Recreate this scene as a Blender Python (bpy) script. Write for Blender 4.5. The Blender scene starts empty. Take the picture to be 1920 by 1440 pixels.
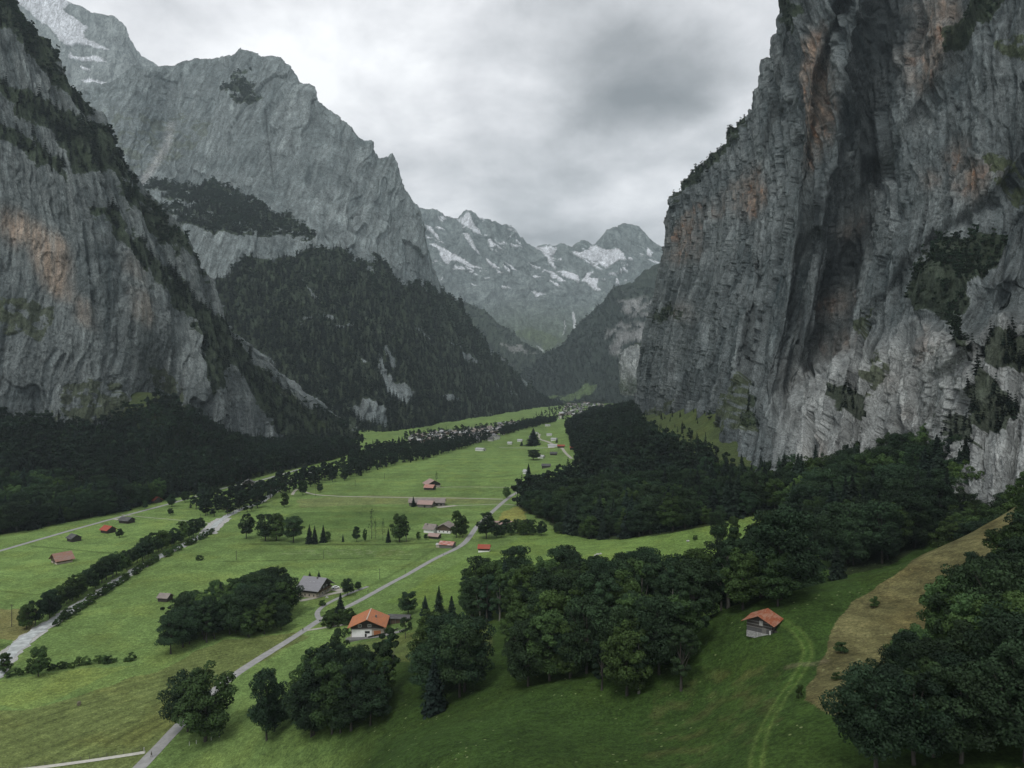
import bpy, math, random
import numpy as np
from mathutils import Vector, Matrix
SC = bpy.context.scene
COL = SC.collection
PI = math.pi
# ------------------------------------------------------------------ camera
CAMZ = 118.0
cam = bpy.data.cameras.new("camera"); cam.lens = 24; cam.sensor_width = 36
cam.clip_start = 1; cam.clip_end = 60000
cam_o = bpy.data.objects.new("camera", cam); COL.objects.link(cam_o)
cam_o.location = (0, 0, CAMZ); cam_o.rotation_euler = (math.radians(90), 0, 0)
SC.camera = cam_o
# ------------------------------------------------------------------ light
SUN_EL, SUN_AZ = math.radians(58), math.radians(205)   # azimuth clockwise from +Y
sun = bpy.data.lights.new("sun", 'SUN'); sun.energy = 1.3; sun.angle = math.radians(14); sun.color = (1.0, .98, .945)
sun_o = bpy.data.objects.new("sun", sun); COL.objects.link(sun_o)
sd = Vector((math.sin(SUN_AZ)*math.cos(SUN_EL), math.cos(SUN_AZ)*math.cos(SUN_EL), math.sin(SUN_EL)))
sun_o.rotation_euler = sd.to_track_quat('Z', 'Y').to_euler()
SC.view_settings.view_transform = 'Standard'; SC.view_settings.look = 'None'
SC.view_settings.exposure = 0.40; SC.view_settings.gamma = 1
SC.view_settings.use_curve_mapping = False
SC.cycles.use_denoising = True; SC.cycles.denoiser = 'OPENIMAGEDENOISE'
SC.cycles.max_bounces = 4; SC.cycles.diffuse_bounces = 2; SC.cycles.glossy_bounces = 1
SC.cycles.transmission_bounces = 2; SC.cycles.volume_bounces = 0; SC.cycles.transparent_max_bounces = 4
SC.cycles.caustics_reflective = False; SC.cycles.caustics_refractive = False

class NT:
    """small node-tree writer"""
    def __init__(s, tree): s.t = tree; s.n = tree.nodes; s.l = tree.links
    def new(s, kind, **kw):
        n = s.n.new(kind)
        for k, v in kw.items():
            if k.startswith('i_'):
                key = k[2:]; key = int(key) if key.isdigit() else key.replace('_', ' ')
                s.put(n.inputs[key], v)
            else: setattr(n, k, v)
        return n
    def put(s, inp, v):
        if isinstance(v, bpy.types.NodeSocket): s.l.new(v, inp)
        elif isinstance(v, bpy.types.Node): s.l.new(v.outputs[0], inp)
        else: inp.default_value = v
    def math(s, op, a, b=None, c=None, clamp=False):
        n = s.n.new('ShaderNodeMath'); n.operation = op; n.use_clamp = clamp; s.put(n.inputs[0], a)
        if b is not None: s.put(n.inputs[1], b)
        if c is not None: s.put(n.inputs[2], c)
        return n.outputs[0]
    def vmath(s, op, a, b=None):
        n = s.n.new('ShaderNodeVectorMath'); n.operation = op; s.put(n.inputs[0], a)
        if b is not None: s.put(n.inputs[1], b)
        return n.outputs['Value'] if op in ('DOT_PRODUCT', 'LENGTH', 'DISTANCE') else n.outputs[0]
    def noise(s, vec, scale, detail=4, rough=.55, dist=0.0, col=False):
        n = s.n.new('ShaderNodeTexNoise'); s.put(n.inputs['Vector'], vec)
        n.inputs['Scale'].default_value = scale; n.inputs['Detail'].default_value = detail
        n.inputs['Roughness'].default_value = rough; n.inputs['Distortion'].default_value = dist
        return n.outputs['Color' if col else 'Fac']
    def ramp(s, fac, stops):
        n = s.n.new('ShaderNodeValToRGB'); s.put(n.inputs[0], fac); e = n.color_ramp.elements
        while len(e) > 1: e.remove(e[-1])
        for i, (p, c) in enumerate(stops):
            c = (c, c, c) if isinstance(c, (int, float)) else c
            q = e[0] if i == 0 else e.new(p)
            q.position = p; q.color = (*c, 1)
        return n.outputs[0]
    def mix(s, fac, a, b, mode='MIX'):
        n = s.n.new('ShaderNodeMix'); n.data_type = 'RGBA'; n.blend_type = mode
        s.put(n.inputs[0], fac)
        for i, v in ((6, a), (7, b)):
            if isinstance(v, tuple) and len(v) == 3: v = (*v, 1)
            s.put(n.inputs[i], v)
        return n.outputs[2]
    def smooth(s, x, a, b):
        n = s.n.new('ShaderNodeMapRange'); n.interpolation_type = 'SMOOTHSTEP'
        s.put(n.inputs[0], x); n.inputs[1].default_value = a; n.inputs[2].default_value = b
        return n.outputs[0]

# ------------------------------------------------------------------ overcast sky
def make_world():
    w = bpy.data.worlds.new("World"); SC.world = w; w.use_nodes = True
    t = NT(w.node_tree); t.n.clear()
    sky = t.new('ShaderNodeTexSky'); sky.sky_type = 'NISHITA'; sky.sun_disc = False
    sky.sun_elevation = SUN_EL; sky.sun_rotation = SUN_AZ; sky.altitude = 900
    d = t.new('ShaderNodeTexCoord').outputs['Generated']
    d = t.vmath('NORMALIZE', d)
    sep = t.new('ShaderNodeSeparateXYZ', i_0=d)
    # cloud deck: direction projected on a flat layer
    den = t.math('ADD', t.math('MAXIMUM', sep.outputs[2], 0.0), .34)
    cx = t.math('DIVIDE', sep.outputs[0], den); cy = t.math('DIVIDE', sep.outputs[1], den)
    p = t.new('ShaderNodeCombineXYZ', i_0=cx, i_1=cy, i_2=3.7).outputs[0]
    wob = t.noise(p, 1.3, 3, .5, col=True)
    wob = t.vmath('SCALE', t.vmath('SUBTRACT', wob, (0.5, 0.5, 0.5))); wob.node.inputs['Scale'].default_value = 0.25
    dw = t.vmath('ADD', d, wob)                                   # warped direction for the big cloud masses
    big = t.noise(p, .9, 6, .55, .0)
    det = t.noise(p, 4.6, 9, .60, .15)
    v = t.math('ADD', t.math('MULTIPLY', t.math('SUBTRACT', big, .5), .95), t.math('MULTIPLY', t.math('SUBTRACT', det, .5), 1.05))
    v = t.math('ADD', v, SKY_BASE)
    for (u_, v_, ru, rv, amp) in SKY_BLOBS:                       # darker / brighter masses of the deck
        q = Vector(((u_-960)/1280, 1, (720-v_)/1280)).normalized()
        df = t.vmath('SUBTRACT', dw, tuple(q))
        df = t.vmath('MULTIPLY', df, (1280/ru, 1280/ru, 1280/rv))
        r = t.vmath('LENGTH', df)
        g = t.smooth(r, 1.25, 0.0)
        v = t.math('ADD', v, t.math('MULTIPLY', g, amp))
    c = t.ramp(v, [(0.0, (.15, .155, .16)), (.25, (.25, .255, .262)), (.5, (.415, .42, .432)), (.72, (.575, .575, .59)), (1.0, (.80, .80, .81))])
    c = t.vmath('SCALE', c); c.node.inputs['Scale'].default_value = 10 * SKY_GAIN
    out = t.mix(.93, sky.outputs[0], c)
    bg = t.new('ShaderNodeBackground', i_0=out, i_1=0.1)
    t.l.new(bg.outputs[0], t.new('ShaderNodeOutputWorld').inputs[0])
SKY_BASE, SKY_GAIN = .61, 1.27
SKY_BLOBS = [(1235, 165, 165, 75, -.70), (1060, 20, 170, 60, -.30), (960, 290, 160, 70, -.18), (1000, 410, 230, 60, -.42),
             (560, 130, 260, 160, .16), (120, 20, 160, 120, .1), (330, 30, 120, 90, -.02), (700, 100, 120, 120, .10), (1190, 330, 160, 80, .10),
             (1380, 60, 130, 100, .04), (820, 330, 90, 50, .08), (1150, 300, 90, 25, -.16)]
make_world()

# ------------------------------------------------------------------ numpy helpers
_rs = np.random.RandomState(7)
_perm = _rs.permutation(256).astype(np.int32); _perm = np.concatenate([_perm, _perm, _perm])
_g = _rs.normal(size=(256, 3)).astype(np.float32); _g /= np.linalg.norm(_g, axis=1, keepdims=True)
def pnoise(x, y, z):
    x = np.asarray(x, np.float32); y = np.asarray(y, np.float32); z = np.asarray(z, np.float32)
    x, y, z = np.broadcast_arrays(x, y, z)
    xi = np.floor(x); yi = np.floor(y); zi = np.floor(z)
    fx, fy, fz = x-xi, y-yi, z-zi
    X = xi.astype(np.int32) & 255; Y = yi.astype(np.int32) & 255; Z = zi.astype(np.int32) & 255
    u = fx*fx*fx*(fx*(fx*6-15)+10); v = fy*fy*fy*(fy*(fy*6-15)+10); w = fz*fz*fz*(fz*(fz*6-15)+10)
    def gr(a, b, c):
        h = _perm[_perm[_perm[(X+a) & 255]+((Y+b) & 255)]+((Z+c) & 255)]
        g = _g[h]; return g[..., 0]*(fx-a)+g[..., 1]*(fy-b)+g[..., 2]*(fz-c)
    def lp(a, b, t): return a+(b-a)*t
    return 1.6*lp(lp(lp(gr(0,0,0), gr(1,0,0), u), lp(gr(0,1,0), gr(1,1,0), u), v),
                  lp(lp(gr(0,0,1), gr(1,0,1), u), lp(gr(0,1,1), gr(1,1,1), u), v), w)
def fbm(x, y, z, octv=4, gain=.5, lac=2.03, ridged=False):
    a = 1.0; s = 0; tot = 0
    for k in range(octv):
        n = pnoise(x+17.3*k, y-9.1*k, z+5.7*k)
        if ridged: n = 1-2*np.abs(n)
        s = s+a*n; tot += a; a *= gain; x = x*lac; y = y*lac; z = z*lac
    return s/tot
def sstep(x, a, b):
    t = np.clip((x-a)/(b-a), 0, 1); return t*t*(3-2*t)
def inpoly(U, V, poly):
    U = np.asarray(U); V = np.asarray(V); r = np.zeros(U.shape, bool); n = len(poly); j = n-1
    for i in range(n):
        xi, yi = poly[i]; xj, yj = poly[j]
        c = ((yi > V) != (yj > V)) & (U < (xj-xi)*(V-yi)/((yj-yi) or 1e-9)+xi)
        r ^= c; j = i
    return r
def polydist(U, V, line):
    """distance to a polyline"""
    best = np.full(np.shape(U), 1e9)
    for (x0, y0), (x1, y1) in zip(line[:-1], line[1:]):
        dx, dy = x1-x0, y1-y0; L = dx*dx+dy*dy or 1e-9
        t = np.clip(((U-x0)*dx+(V-y0)*dy)/L, 0, 1)
        best = np.minimum(best, np.hypot(U-x0-t*dx, V-y0-t*dy))
    return best
def px(u, v, D):
    """point seen at photo pixel (u, v) at distance D down the valley"""
    return ((u-960)/1280*D, D, CAMZ-(v-720)/1280*D)
def uvof(P):
    return 960+1280*P[..., 0]/P[..., 1], 720+1280*(CAMZ-P[..., 2])/P[..., 1]

def mesh_np(name, verts, faces, mat=None, col=None, smooth=False):
    """faces: (n,4) or (n,3) int array"""
    me = bpy.data.meshes.new(name); verts = np.asarray(verts, np.float32).reshape(-1, 3)
    me.vertices.add(len(verts)); me.vertices.foreach_set('co', verts.ravel())
    k = faces.shape[1]; nf = len(faces)
    me.loops.add(nf*k); me.loops.foreach_set('vertex_index', np.asarray(faces, np.int32).ravel())
    me.polygons.add(nf); me.polygons.foreach_set('loop_start', np.arange(0, nf*k, k, dtype=np.int32))
    me.polygons.foreach_set('loop_total', np.full(nf, k, np.int32)) if bpy.app.version < (4, 1, 0) else None
    if smooth: me.polygons.foreach_set('use_smooth', np.ones(nf, bool))
    me.update(calc_edges=True)
    if col is not None:
        a = me.color_attributes.new('tint', 'FLOAT_COLOR', 'POINT')
        c = np.ones((len(verts), 4), np.float32); c[:, :3] = col.reshape(-1, 3); a.data.foreach_set('color', c.ravel())
    if mat: me.materials.append(mat)
    return me
def link(name, me, parent=None, **props):
    o = bpy.data.objects.new(name, me); COL.objects.link(o)
    if parent is not None: o.parent = parent
    for k, v in props.items(): o[k] = v
    return o
def grid_faces(ns, nt):
    i, j = np.meshgrid(np.arange(nt-1), np.arange(ns-1), indexing='ij')
    a = (i*ns+j).ravel(); return np.stack([a, a+1, a+ns+1, a+ns], 1)

# ------------------------------------------------------------------ materials
MATS = {}
def principled(name, rough=.9, spec=.15):
    m = bpy.data.materials.new(name); m.use_nodes = True; t = NT(m.node_tree); t.n.clear()
    b = t.new('ShaderNodeBsdfPrincipled'); b.inputs['Roughness'].default_value = rough
    b.inputs['Specular IOR Level'].default_value = spec
    t.l.new(b.outputs[0], t.new('ShaderNodeOutputMaterial').inputs[0])
    MATS[name] = m; return m, t, b
def rock_mat(name, s, bump=1.0, lo=.62, hi=1.38):
    """s = size in metres of the finest modelled relief"""
    m, t, b = principled(name, .92, .1)
    vc = t.new('ShaderNodeVertexColor', layer_name='tint').outputs[0]
    at_ = t.new('ShaderNodeAttribute', attribute_name='face_pos'); pos = at_.outputs['Vector']   # runs straight down the rock face
    mp = t.vmath('MULTIPLY', pos, (1, 1, .3))
    n1 = t.noise(mp, 1/(s*3.5), 8, .68, .4)
    rp = t.new('ShaderNodeNewGeometry').outputs['Position']
    n2 = t.noise(t.vmath('MULTIPLY', rp, (1, 1, .6)), 1/(s*3.6), 7, .66, .8)
    n3 = t.noise(t.vmath('MULTIPLY', rp, (1.3, 1, .9)), 1/(s*.9), 5, .75, .3)
    st = t.noise(t.vmath('MULTIPLY', pos, (1, 1, .045)), 1/(s*1.8), 6, .65)
    f = t.math('MULTIPLY', t.ramp(n1, [(.28, lo), (.5, 1.0), (.7, hi)]), t.ramp(st, [(.3, .68), (.5, 1.0), (.72, 1.35)]))
    crack = t.ramp(t.math('ABSOLUTE', t.math('SUBTRACT', n2, .5)), [(0.0, .34), (.012, .66), (.035, 1.0)])
    f = t.math('MULTIPLY', t.math('MULTIPLY', f, crack), t.ramp(n3, [(.3, .68), (.5, 1.0), (.68, 1.42)]))
    t.put(b.inputs['Base Color'], t.mix(1.0, vc, f, 'MULTIPLY'))
    bn = t.new('ShaderNodeBump', i_Strength=bump, i_Distance=s*1.2)
    t.put(bn.inputs['Height'], t.math('ADD', t.math('ADD', n1, t.math('MULTIPLY', n2, .7)), t.math('MULTIPLY', n3, .35)))
    t.l.new(bn.outputs[0], b.inputs['Normal'])
    return m
def flat_mat(name, c, rough=.85, var=.25, scale=1.5, spec=.2, stretch=(1, 1, 1), island=0.0):
    m, t, b = principled(name, rough, spec)
    pos = t.new('ShaderNodeTexCoord').outputs['Object']
    n = t.noise(t.vmath('MULTIPLY', pos, stretch), scale, 5, .6)
    f = t.ramp(n, [(.25, 1-var), (.5, 1.0), (.75, 1+var)])
    col = t.mix(1.0, (*c, 1), f, 'MULTIPLY')
    if island:
        r = t.new('ShaderNodeObjectInfo').outputs['Random']
        col = t.mix(1.0, col, t.ramp(r, [(0, 1-island), (1, 1+island)]), 'MULTIPLY')
    t.put(b.inputs['Base Color'], col)
    return m

# ------------------------------------------------------------------ terrain height
CP = [ # (u, v, distance): ground seen in the photo, or known to lie there
 # near hillside
 (260,1440,None),(385,1392,222),(500,1388,208),(650,1375,196),(835,1345,180),(1000,1440,128),(1300,1440,116),(1100,1312,166),(1290,1325,150),
 (930,1290,190),(1432,1182,160),(1380,1134,185),(1530,1100,192),(1680,1066,202),(1780,1020,207),(1862,976,212),(1930,935,218),(2100,870,226),
 (1600,1130,165),(1520,1320,118),(1560,1440,98),(1920,1440,86),(1920,1230,128),(1750,1200,140),(2300,1000,190),(2300,1440,80),(1370,1240,158),
 (700,1440,155),(1000,1600,100),(1500,1700,75),(2000,1900,60),(500,1600,None),(0,1440,None),(-500,1440,None),(-500,1100,None),
 # back of the crest
 (1400,1165,225),(1600,1150,235),(1800,1075,265),(2000,1000,280),(1250,1150,235),(1100,1180,225),(950,1200,235),
 (1450,1120,262),(1250,1115,290),(1500,1040,335),(1700,1040,290),
 # farm ledge
 (693,1192,300),(620,1180,318),(760,1180,300),(560,1185,325),(598,1160,345),(840,1180,285),(640,1240,262),(480,1235,None),(583,1115,None),(440,1265,None),
 (740,1090,402),(880,1010,None),(908,1035,455),(800,1055,445),(1100,1062,385),(1000,1100,330),(1100,1010,500),(1200,1020,430),(1300,992,442),(1450,962,440),(1330,1080,350),(1500,985,420),
 (960,940,None),(890,985,None),(1160,940,600),(1060,870,None),(1060,1005,520),(1300,900,640),(1200,880,760),(1140,840,900),
 # talus under the right cliff
 (1500,905,560),(1440,922,600),(1350,885,640),(1620,865,530),(1720,838,500),(1850,800,450),(2000,790,420),(2400,760,360),
 (1330,752,960),(1290,800,930),(1250,800,980),(1400,700,900),(1190,788,1250),(1240,780,1150),(1120,800,1350),(1080,800,1550),
 (1070,850,None),(1040,812,None),(1052,790,None),(1110,775,2200),(1180,765,2000),
 # left forest slope
 (0,1003,None),(200,962,None),(300,938,None),(450,905,None),(560,880,None),(620,868,None),(-300,1060,None),
 (0,790,905),(100,800,930),(-300,760,850),(-700,700,800),(200,810,950),(290,738,1010),(250,780,960),(340,770,1020),(400,820,1070),(450,838,1120),(540,845,1230),(620,842,1360),(-700,1000,480),
 (680,842,1400),(740,805,None),(800,797,None),(900,784,None),(1000,770,None),(1060,762,None),(560,800,1500),(400,780,1400),(700,780,2300),(900,760,3200)]
_c = []
for (u, v, D) in CP:
    if D is None: D = CAMZ*1280/(v-720); z = -2.5
    else: z = CAMZ-(v-720)/1280*D
    _c.append(((u-960)/1280, math.log(D), z))
for D in (260, 330, 420, 560, 700, 900, 1150, 1500, 2000, 2700, 3600):   # the flat valley floor
    for u in (-600, -250, 50, 250, 400, 500, 600, 700, 800, 900, 980, 1040):
        v = 720+CAMZ*1280/D
        edge = np.interp(v, [770, 800, 845, 880, 905, 960, 1003, 1100, 1300], [1060, 800, 680, 590, 470, 220, 20, -700, -700])
        right = np.interp(v, [760, 790, 850, 900, 985, 1100, 1180, 1260, 1400], [1080, 1050, 1040, 960, 870, 700, 570, 430, 300])
        if edge+15 < u < right: _c.append(((u-960)/1280, math.log(D), -2.5))
for D in (4500, 7000, 12000):
    for u in (-600, 200, 700, 960, 1200, 2000, 2600): _c.append(((u-960)/1280, math.log(D), -2.5))
_c = np.array(_c)
_keep = [0]
for i in range(1, len(_c)):
    if np.min(np.hypot(_c[_keep, 0]-_c[i, 0], _c[_keep, 1]-_c[i, 1])) > .012: _keep.append(i)
_c = _c[_keep]
def _phi(r2): return .5*r2*np.log(r2+1e-12)
_n = len(_c); _A = np.zeros((_n+3, _n+3))
_d2 = (_c[:, None, 0]-_c[None, :, 0])**2+(_c[:, None, 1]-_c[None, :, 1])**2
_A[:_n, :_n] = _phi(_d2)+np.eye(_n)*2e-4
_A[:_n, _n] = 1; _A[:_n, _n+1:] = _c[:, :2]; _A[_n:, :_n] = _A[:_n, _n:].T
_w = np.linalg.solve(_A, np.concatenate([_c[:, 2], [0, 0, 0]]))
def hz(x, y):
    x = np.asarray(x, float); y = np.maximum(np.asarray(y, float), 40); sh = np.broadcast(x, y).shape
    p = (x/y).ravel(); q = np.log(y*np.ones_like(x)).ravel(); p = np.broadcast_to(p, q.shape)
    p = np.clip(p, -1.6, 1.6)
    out = np.empty(p.shape)
    for a in range(0, len(p), 60000):
        s = slice(a, a+60000)
        out[s] = _phi((p[s, None]-_c[None, :, 0])**2+(q[s, None]-_c[None, :, 1])**2)@_w[:_n]+_w[_n]+_w[_n+1]*p[s]+_w[_n+2]*q[s]
    z = out.reshape(sh)
    z = np.where(z > 15, z, 1.6*np.log1p(np.exp(np.clip(z, -60, 30)/1.6)))
    k = np.clip(z/30, 0, 1)
    xx = x*np.ones(sh); yy = y*np.ones(sh)
    z = z+k*(1.2*fbm(xx/38, yy/38, 0*xx, 3)+.25*pnoise(xx/7, yy/7, 0*xx+3))+.25*fbm(xx/60, yy/60, 0*xx+9, 2)*(1-k)
    return z
_Dm = np.exp(np.linspace(math.log(60), math.log(9000), 900))
def at(u, v):
    """ground point seen at photo pixel (u, v)"""
    x = (u-960)/1280*_Dm; zr = CAMZ-(v-720)/1280*_Dm
    h = hz(x, _Dm); b = np.nonzero(zr <= h)[0]
    if len(b) == 0: D = 4000.0
    elif b[0] == 0: D = _Dm[0]
    else:
        i = b[0]; f0 = zr[i-1]-h[i-1]; f1 = zr[i]-h[i]; D = _Dm[i-1]+(_Dm[i]-_Dm[i-1])*f0/(f0-f1)
    return np.array([(u-960)/1280*D, D])
def atz(u, v):
    p = at(u, v); return Vector((p[0], p[1], float(hz(p[0], p[1]))))
def ground_poly(pts): return [tuple(at(u, v)) for (u, v) in pts]
# ------------------------------------------------------------------ ground sheet
G_GRASS = np.array((.124, .192, .058)); G_DARK = np.array((.032, .060, .014)); G_BROWN = np.array((.125, .115, .055))  # G_DARK: lush hillside grass, with cloud shade put into the colour
def ground_material():
    m, t, b = principled('meadow', .95, .08)
    vc = t.new('ShaderNodeVertexColor', layer_name='tint').outputs[0]
    pos = t.new('ShaderNodeNewGeometry').outputs['Position']
    a = t.noise(pos, .55, 7, .78); c = t.noise(pos, .09, 6, .62, .5); e = t.noise(pos, 1.7, 4, .8)
    f = t.math('MULTIPLY', t.ramp(a, [(.32, .58), (.5, 1.0), (.68, 1.5)]), t.ramp(c, [(.3, .74), (.5, 1.0), (.7, 1.25)]))
    f = t.math('MULTIPLY', f, t.ramp(e, [(.34, .62), (.5, 1.0), (.66, 1.45)]))
    col = t.mix(1.0, vc, f, 'MULTIPLY')
    hue = t.noise(pos, .035, 4, .6)
    col = t.mix(t.math('MULTIPLY', t.smooth(hue, .45, .68), .28), col, t.mix(1.0, col, (1.35, 1.02, .75), 'MULTIPLY'))
    # pale flower heads and dry tufts
    vo = t.new('ShaderNodeTexVoronoi'); t.put(vo.inputs['Vector'], pos); vo.inputs['Scale'].default_value = .55
    dot = t.math('LESS_THAN', vo.outputs['Distance'], .16)
    pick = t.math('GREATER_THAN', t.new('ShaderNodeSeparateColor', i_0=vo.outputs['Color']).outputs[0], .66)
    dot = t.math('MULTIPLY', t.math('MULTIPLY', dot, pick), t.smooth(t.noise(pos, .05, 3), .42, .58))
    col = t.mix(t.math('MULTIPLY', dot, .5), col, (.30, .34, .16))
    t.put(b.inputs['Base Color'], col)
    bn = t.new('ShaderNodeBump', i_Strength=.6, i_Distance=.5)
    t.put(bn.inputs['Height'], t.math('ADD', a, e)); t.l.new(bn.outputs[0], b.inputs['Normal'])
    return m
MEADOW = ground_material()
NS, NTR = 1150, 1150
pp = np.linspace(-1.5, 1.5, NS); qq = np.linspace(math.log(42), math.log(16000), NTR)
# denser rows where the picture shows most
qq = np.concatenate([np.linspace(math.log(42), math.log(90), 60), np.linspace(math.log(90), math.log(1500), 900)[1:], np.linspace(math.log(1500), math.log(26000), 160)[1:]])
NTR = len(qq)
Q, Pm = np.meshgrid(qq, pp, indexing='ij'); GY = np.exp(Q); GX = Pm*GY
GZ = hz(GX, GY)
def gmask(pts, warp=1.5, sc=14):
    poly = ground_poly(pts); cx = [p[0] for p in poly]; cy = [p[1] for p in poly]
    m = np.zeros(GX.shape); s = (GX > min(cx)-8) & (GX < max(cx)+8) & (GY > min(cy)-8) & (GY < max(cy)+8)
    if not s.any(): return m
    x, y = GX[s], GY[s]
    wx = pnoise(x/sc, y/sc, 0*x)*warp; wy = pnoise(x/sc, y/sc, 0*x+8)*warp
    m[s] = inpoly(x+wx, y+wy, poly); return m
nA = fbm(GX/90, GY/90, 0*GX, 4); nB = fbm(GX/400, GY/400, 0*GX+4, 3)
col = np.ones(GX.shape+(3,))*G_GRASS
col *= (1+.35*nA+.25*nB)[..., None]
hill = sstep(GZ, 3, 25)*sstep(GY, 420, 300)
col = col*(1-hill[..., None])+hill[..., None]*G_DARK*(1+.4*nA)[..., None]  # near hillside darkened: lush grass plus painted cloud shade
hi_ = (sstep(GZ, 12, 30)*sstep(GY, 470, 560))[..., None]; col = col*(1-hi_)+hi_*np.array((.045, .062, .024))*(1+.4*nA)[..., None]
def lay(m, c, k=1.0):
    global col
    m = (m*k)[..., None]; col = col*(1-m)+m*np.asarray(c)
# mown hay field lower left, with curved swathes
hay = gmask([(-60,1335),(60,1330),(200,1290),(300,1255),(420,1200),(560,1186),(585,1190),(520,1225),(440,1262),(330,1370),(270,1436),(0,1460),(-120,1440)], 3)
ctr = at(620, 1170); ang = np.arctan2(GY-ctr[1], GX-ctr[0]); rad = np.hypot(GX-ctr[0], GY-ctr[1])
farline = at(1200, 1190)
a2 = (GX*0.33+GY*.94)
swf = sstep(rad, 165, 120)
ph1 = ang*118+3.2*fbm(GX/45, GY/45, 0*GX, 3); ph2 = a2/.85+4.5*fbm(GX/50, GY/50, 0*GX, 3)
st = (np.sin(ph1)+.5*np.sin(ph1*2.3+1))*swf+(np.sin(ph2)+.5*np.sin(ph2*.37))*(1-swf)
st = st*(.35+.9*np.clip(fbm(GX/16, GY/16, 0*GX+6, 3)+.35, 0, 1))
haycol = np.array((.112, .138, .046))*(1+.22*st+.26*fbm(GX/12, GY/12, 0*GX, 3))[..., None]
m = hay[..., None]*.92; col = col*(1-m)+m*haycol
lay(gmask([(-60,1320),(-60,1290),(80,1262),(250,1245),(150,1290),(60,1330)], 3), (.16,.21,.055), .5)
# browner meadow strips on the floor
lay(gmask([(560,952),(560,936),(700,928),(940,936),(935,944),(700,946)], 3), (.15,.165,.07), .6)
lay(gmask([(480,985),(560,960),(800,962),(830,975),(760,990),(520,990)], 6, 40), (.075,.125,.035), .7)
lay(gmask([(-40,1190),(-40,1140),(70,1145),(62,1190),(30,1205)], 3), (.15,.135,.055), .8)
lay(gmask([(930,985),(945,958),(984,945),(985,978)], 2), (.21,.21,.06), .8)
lay(gmask([(640,1240),(660,1205),(800,1180),(905,1160),(930,1180),(905,1250),(760,1240),(700,1250)], 4, 20), (.115,.135,.045), .45)
lay(gmask([(1010,990),(1450,958),(1300,1060),(960,1100),(800,1150),(720,1130),(820,1075)], 4, 30), (.115,.185,.04), .5)
# steep brown slope at right
brown = gmask([(1862,974),(1700,1062),(1600,1128),(1560,1180),(1545,1230),(1500,1315),(1570,1345),(1700,1330),(1780,1200),(1860,1120),(1960,1040),(1935,945)], 1.0, 9)
rows = np.sin(GZ*1.6+1.2*pnoise(GX/9, GY/9, 0*GX))+.5*np.sin(GX*1.1+GY*.3)
bc = np.array((.108, .102, .045))*(1+.16*rows+.35*fbm(GX/6, GY/6, GZ/6, 3))[..., None]
m = brown[..., None]; col = col*(1-m)+m*bc
# dry ground in front of the barn and the two wheel tracks
lay(gmask([(1180,1400),(1230,1300),(1330,1240),(1430,1260),(1480,1340),(1440,1400),(1300,1440)], 6, 12)*sstep(fbm(GX/5, GY/5, 0*GX+2, 4), -.1, .4), (.085,.085,.032), .4)
trk = [tuple(at(u, v)) for u, v in [(1466,1165),(1490,1180),(1512,1205),(1515,1225),(1505,1250),(1490,1275),(1465,1310),(1445,1345),(1430,1375),(1420,1410),(1418,1440),(1420,1480)]]
s = (GY < 185) & (GY > 60) & (GX > 20) & (GX < 90)
td = np.full(GX.shape, 99.); td[s] = polydist(GX[s]+.25*pnoise(GX[s]/3, GY[s]/3, 0*GX[s]), GY[s], trk)
m = np.exp(-((td-.85)/.38)**2)*.5; lay(m, (.12,.155,.045)); lay(sstep(td, 1.9, .6), (.06,.12,.022), .3)
trk2 = [tuple(at(u, v)) for u, v in [(1480,1250),(1500,1246),(1530,1245),(1545,1240)]]
td[s] = polydist(GX[s], GY[s], trk2); lay(sstep(td, 1.6, .4)*.3*(fbm(GX/2, GY/2, 0*GX, 2) > -.2), (.20,.17,.11))
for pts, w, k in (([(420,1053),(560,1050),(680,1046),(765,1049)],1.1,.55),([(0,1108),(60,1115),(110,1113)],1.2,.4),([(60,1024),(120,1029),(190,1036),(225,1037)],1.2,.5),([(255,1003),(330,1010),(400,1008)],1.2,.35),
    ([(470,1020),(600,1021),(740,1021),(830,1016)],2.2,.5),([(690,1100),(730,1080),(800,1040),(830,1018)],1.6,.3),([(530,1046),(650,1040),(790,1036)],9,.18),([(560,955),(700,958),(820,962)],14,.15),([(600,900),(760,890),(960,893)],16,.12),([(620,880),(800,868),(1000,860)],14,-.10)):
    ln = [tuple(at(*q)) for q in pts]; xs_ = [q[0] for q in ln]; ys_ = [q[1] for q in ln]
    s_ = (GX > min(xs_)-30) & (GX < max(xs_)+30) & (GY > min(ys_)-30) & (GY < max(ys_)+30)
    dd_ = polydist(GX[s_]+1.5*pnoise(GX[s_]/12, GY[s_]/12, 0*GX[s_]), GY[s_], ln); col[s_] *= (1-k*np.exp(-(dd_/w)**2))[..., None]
flat_ = sstep(GZ, 6, 2)*sstep(GY, 300, 420); col *= (1+flat_*(.06*np.sin(GY/5.5+2*nB)+.05*np.sin(GX/7+3*nA)))[..., None]
fl_ = (fbm(GX/6, GY/4, 0*GX+12, 3) > .12)*gmask([(520,1040),(560,1030),(760,1030),(780,1040),(640,1042)], 4, 20); lay(fl_, (.23,.27,.14), .35)
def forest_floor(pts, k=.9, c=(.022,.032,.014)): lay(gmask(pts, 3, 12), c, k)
POLY_LEFT = [(-700,1120),(-300,1068),(0,1003),(100,985),(200,965),(300,940),(380,925),(450,905),(560,878),(625,862),(680,845),(620,835),(540,835),(450,832),(400,812),(340,775),(290,755),(262,775),(200,795),(100,792),(0,785),(-300,750),(-700,690)]
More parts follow.
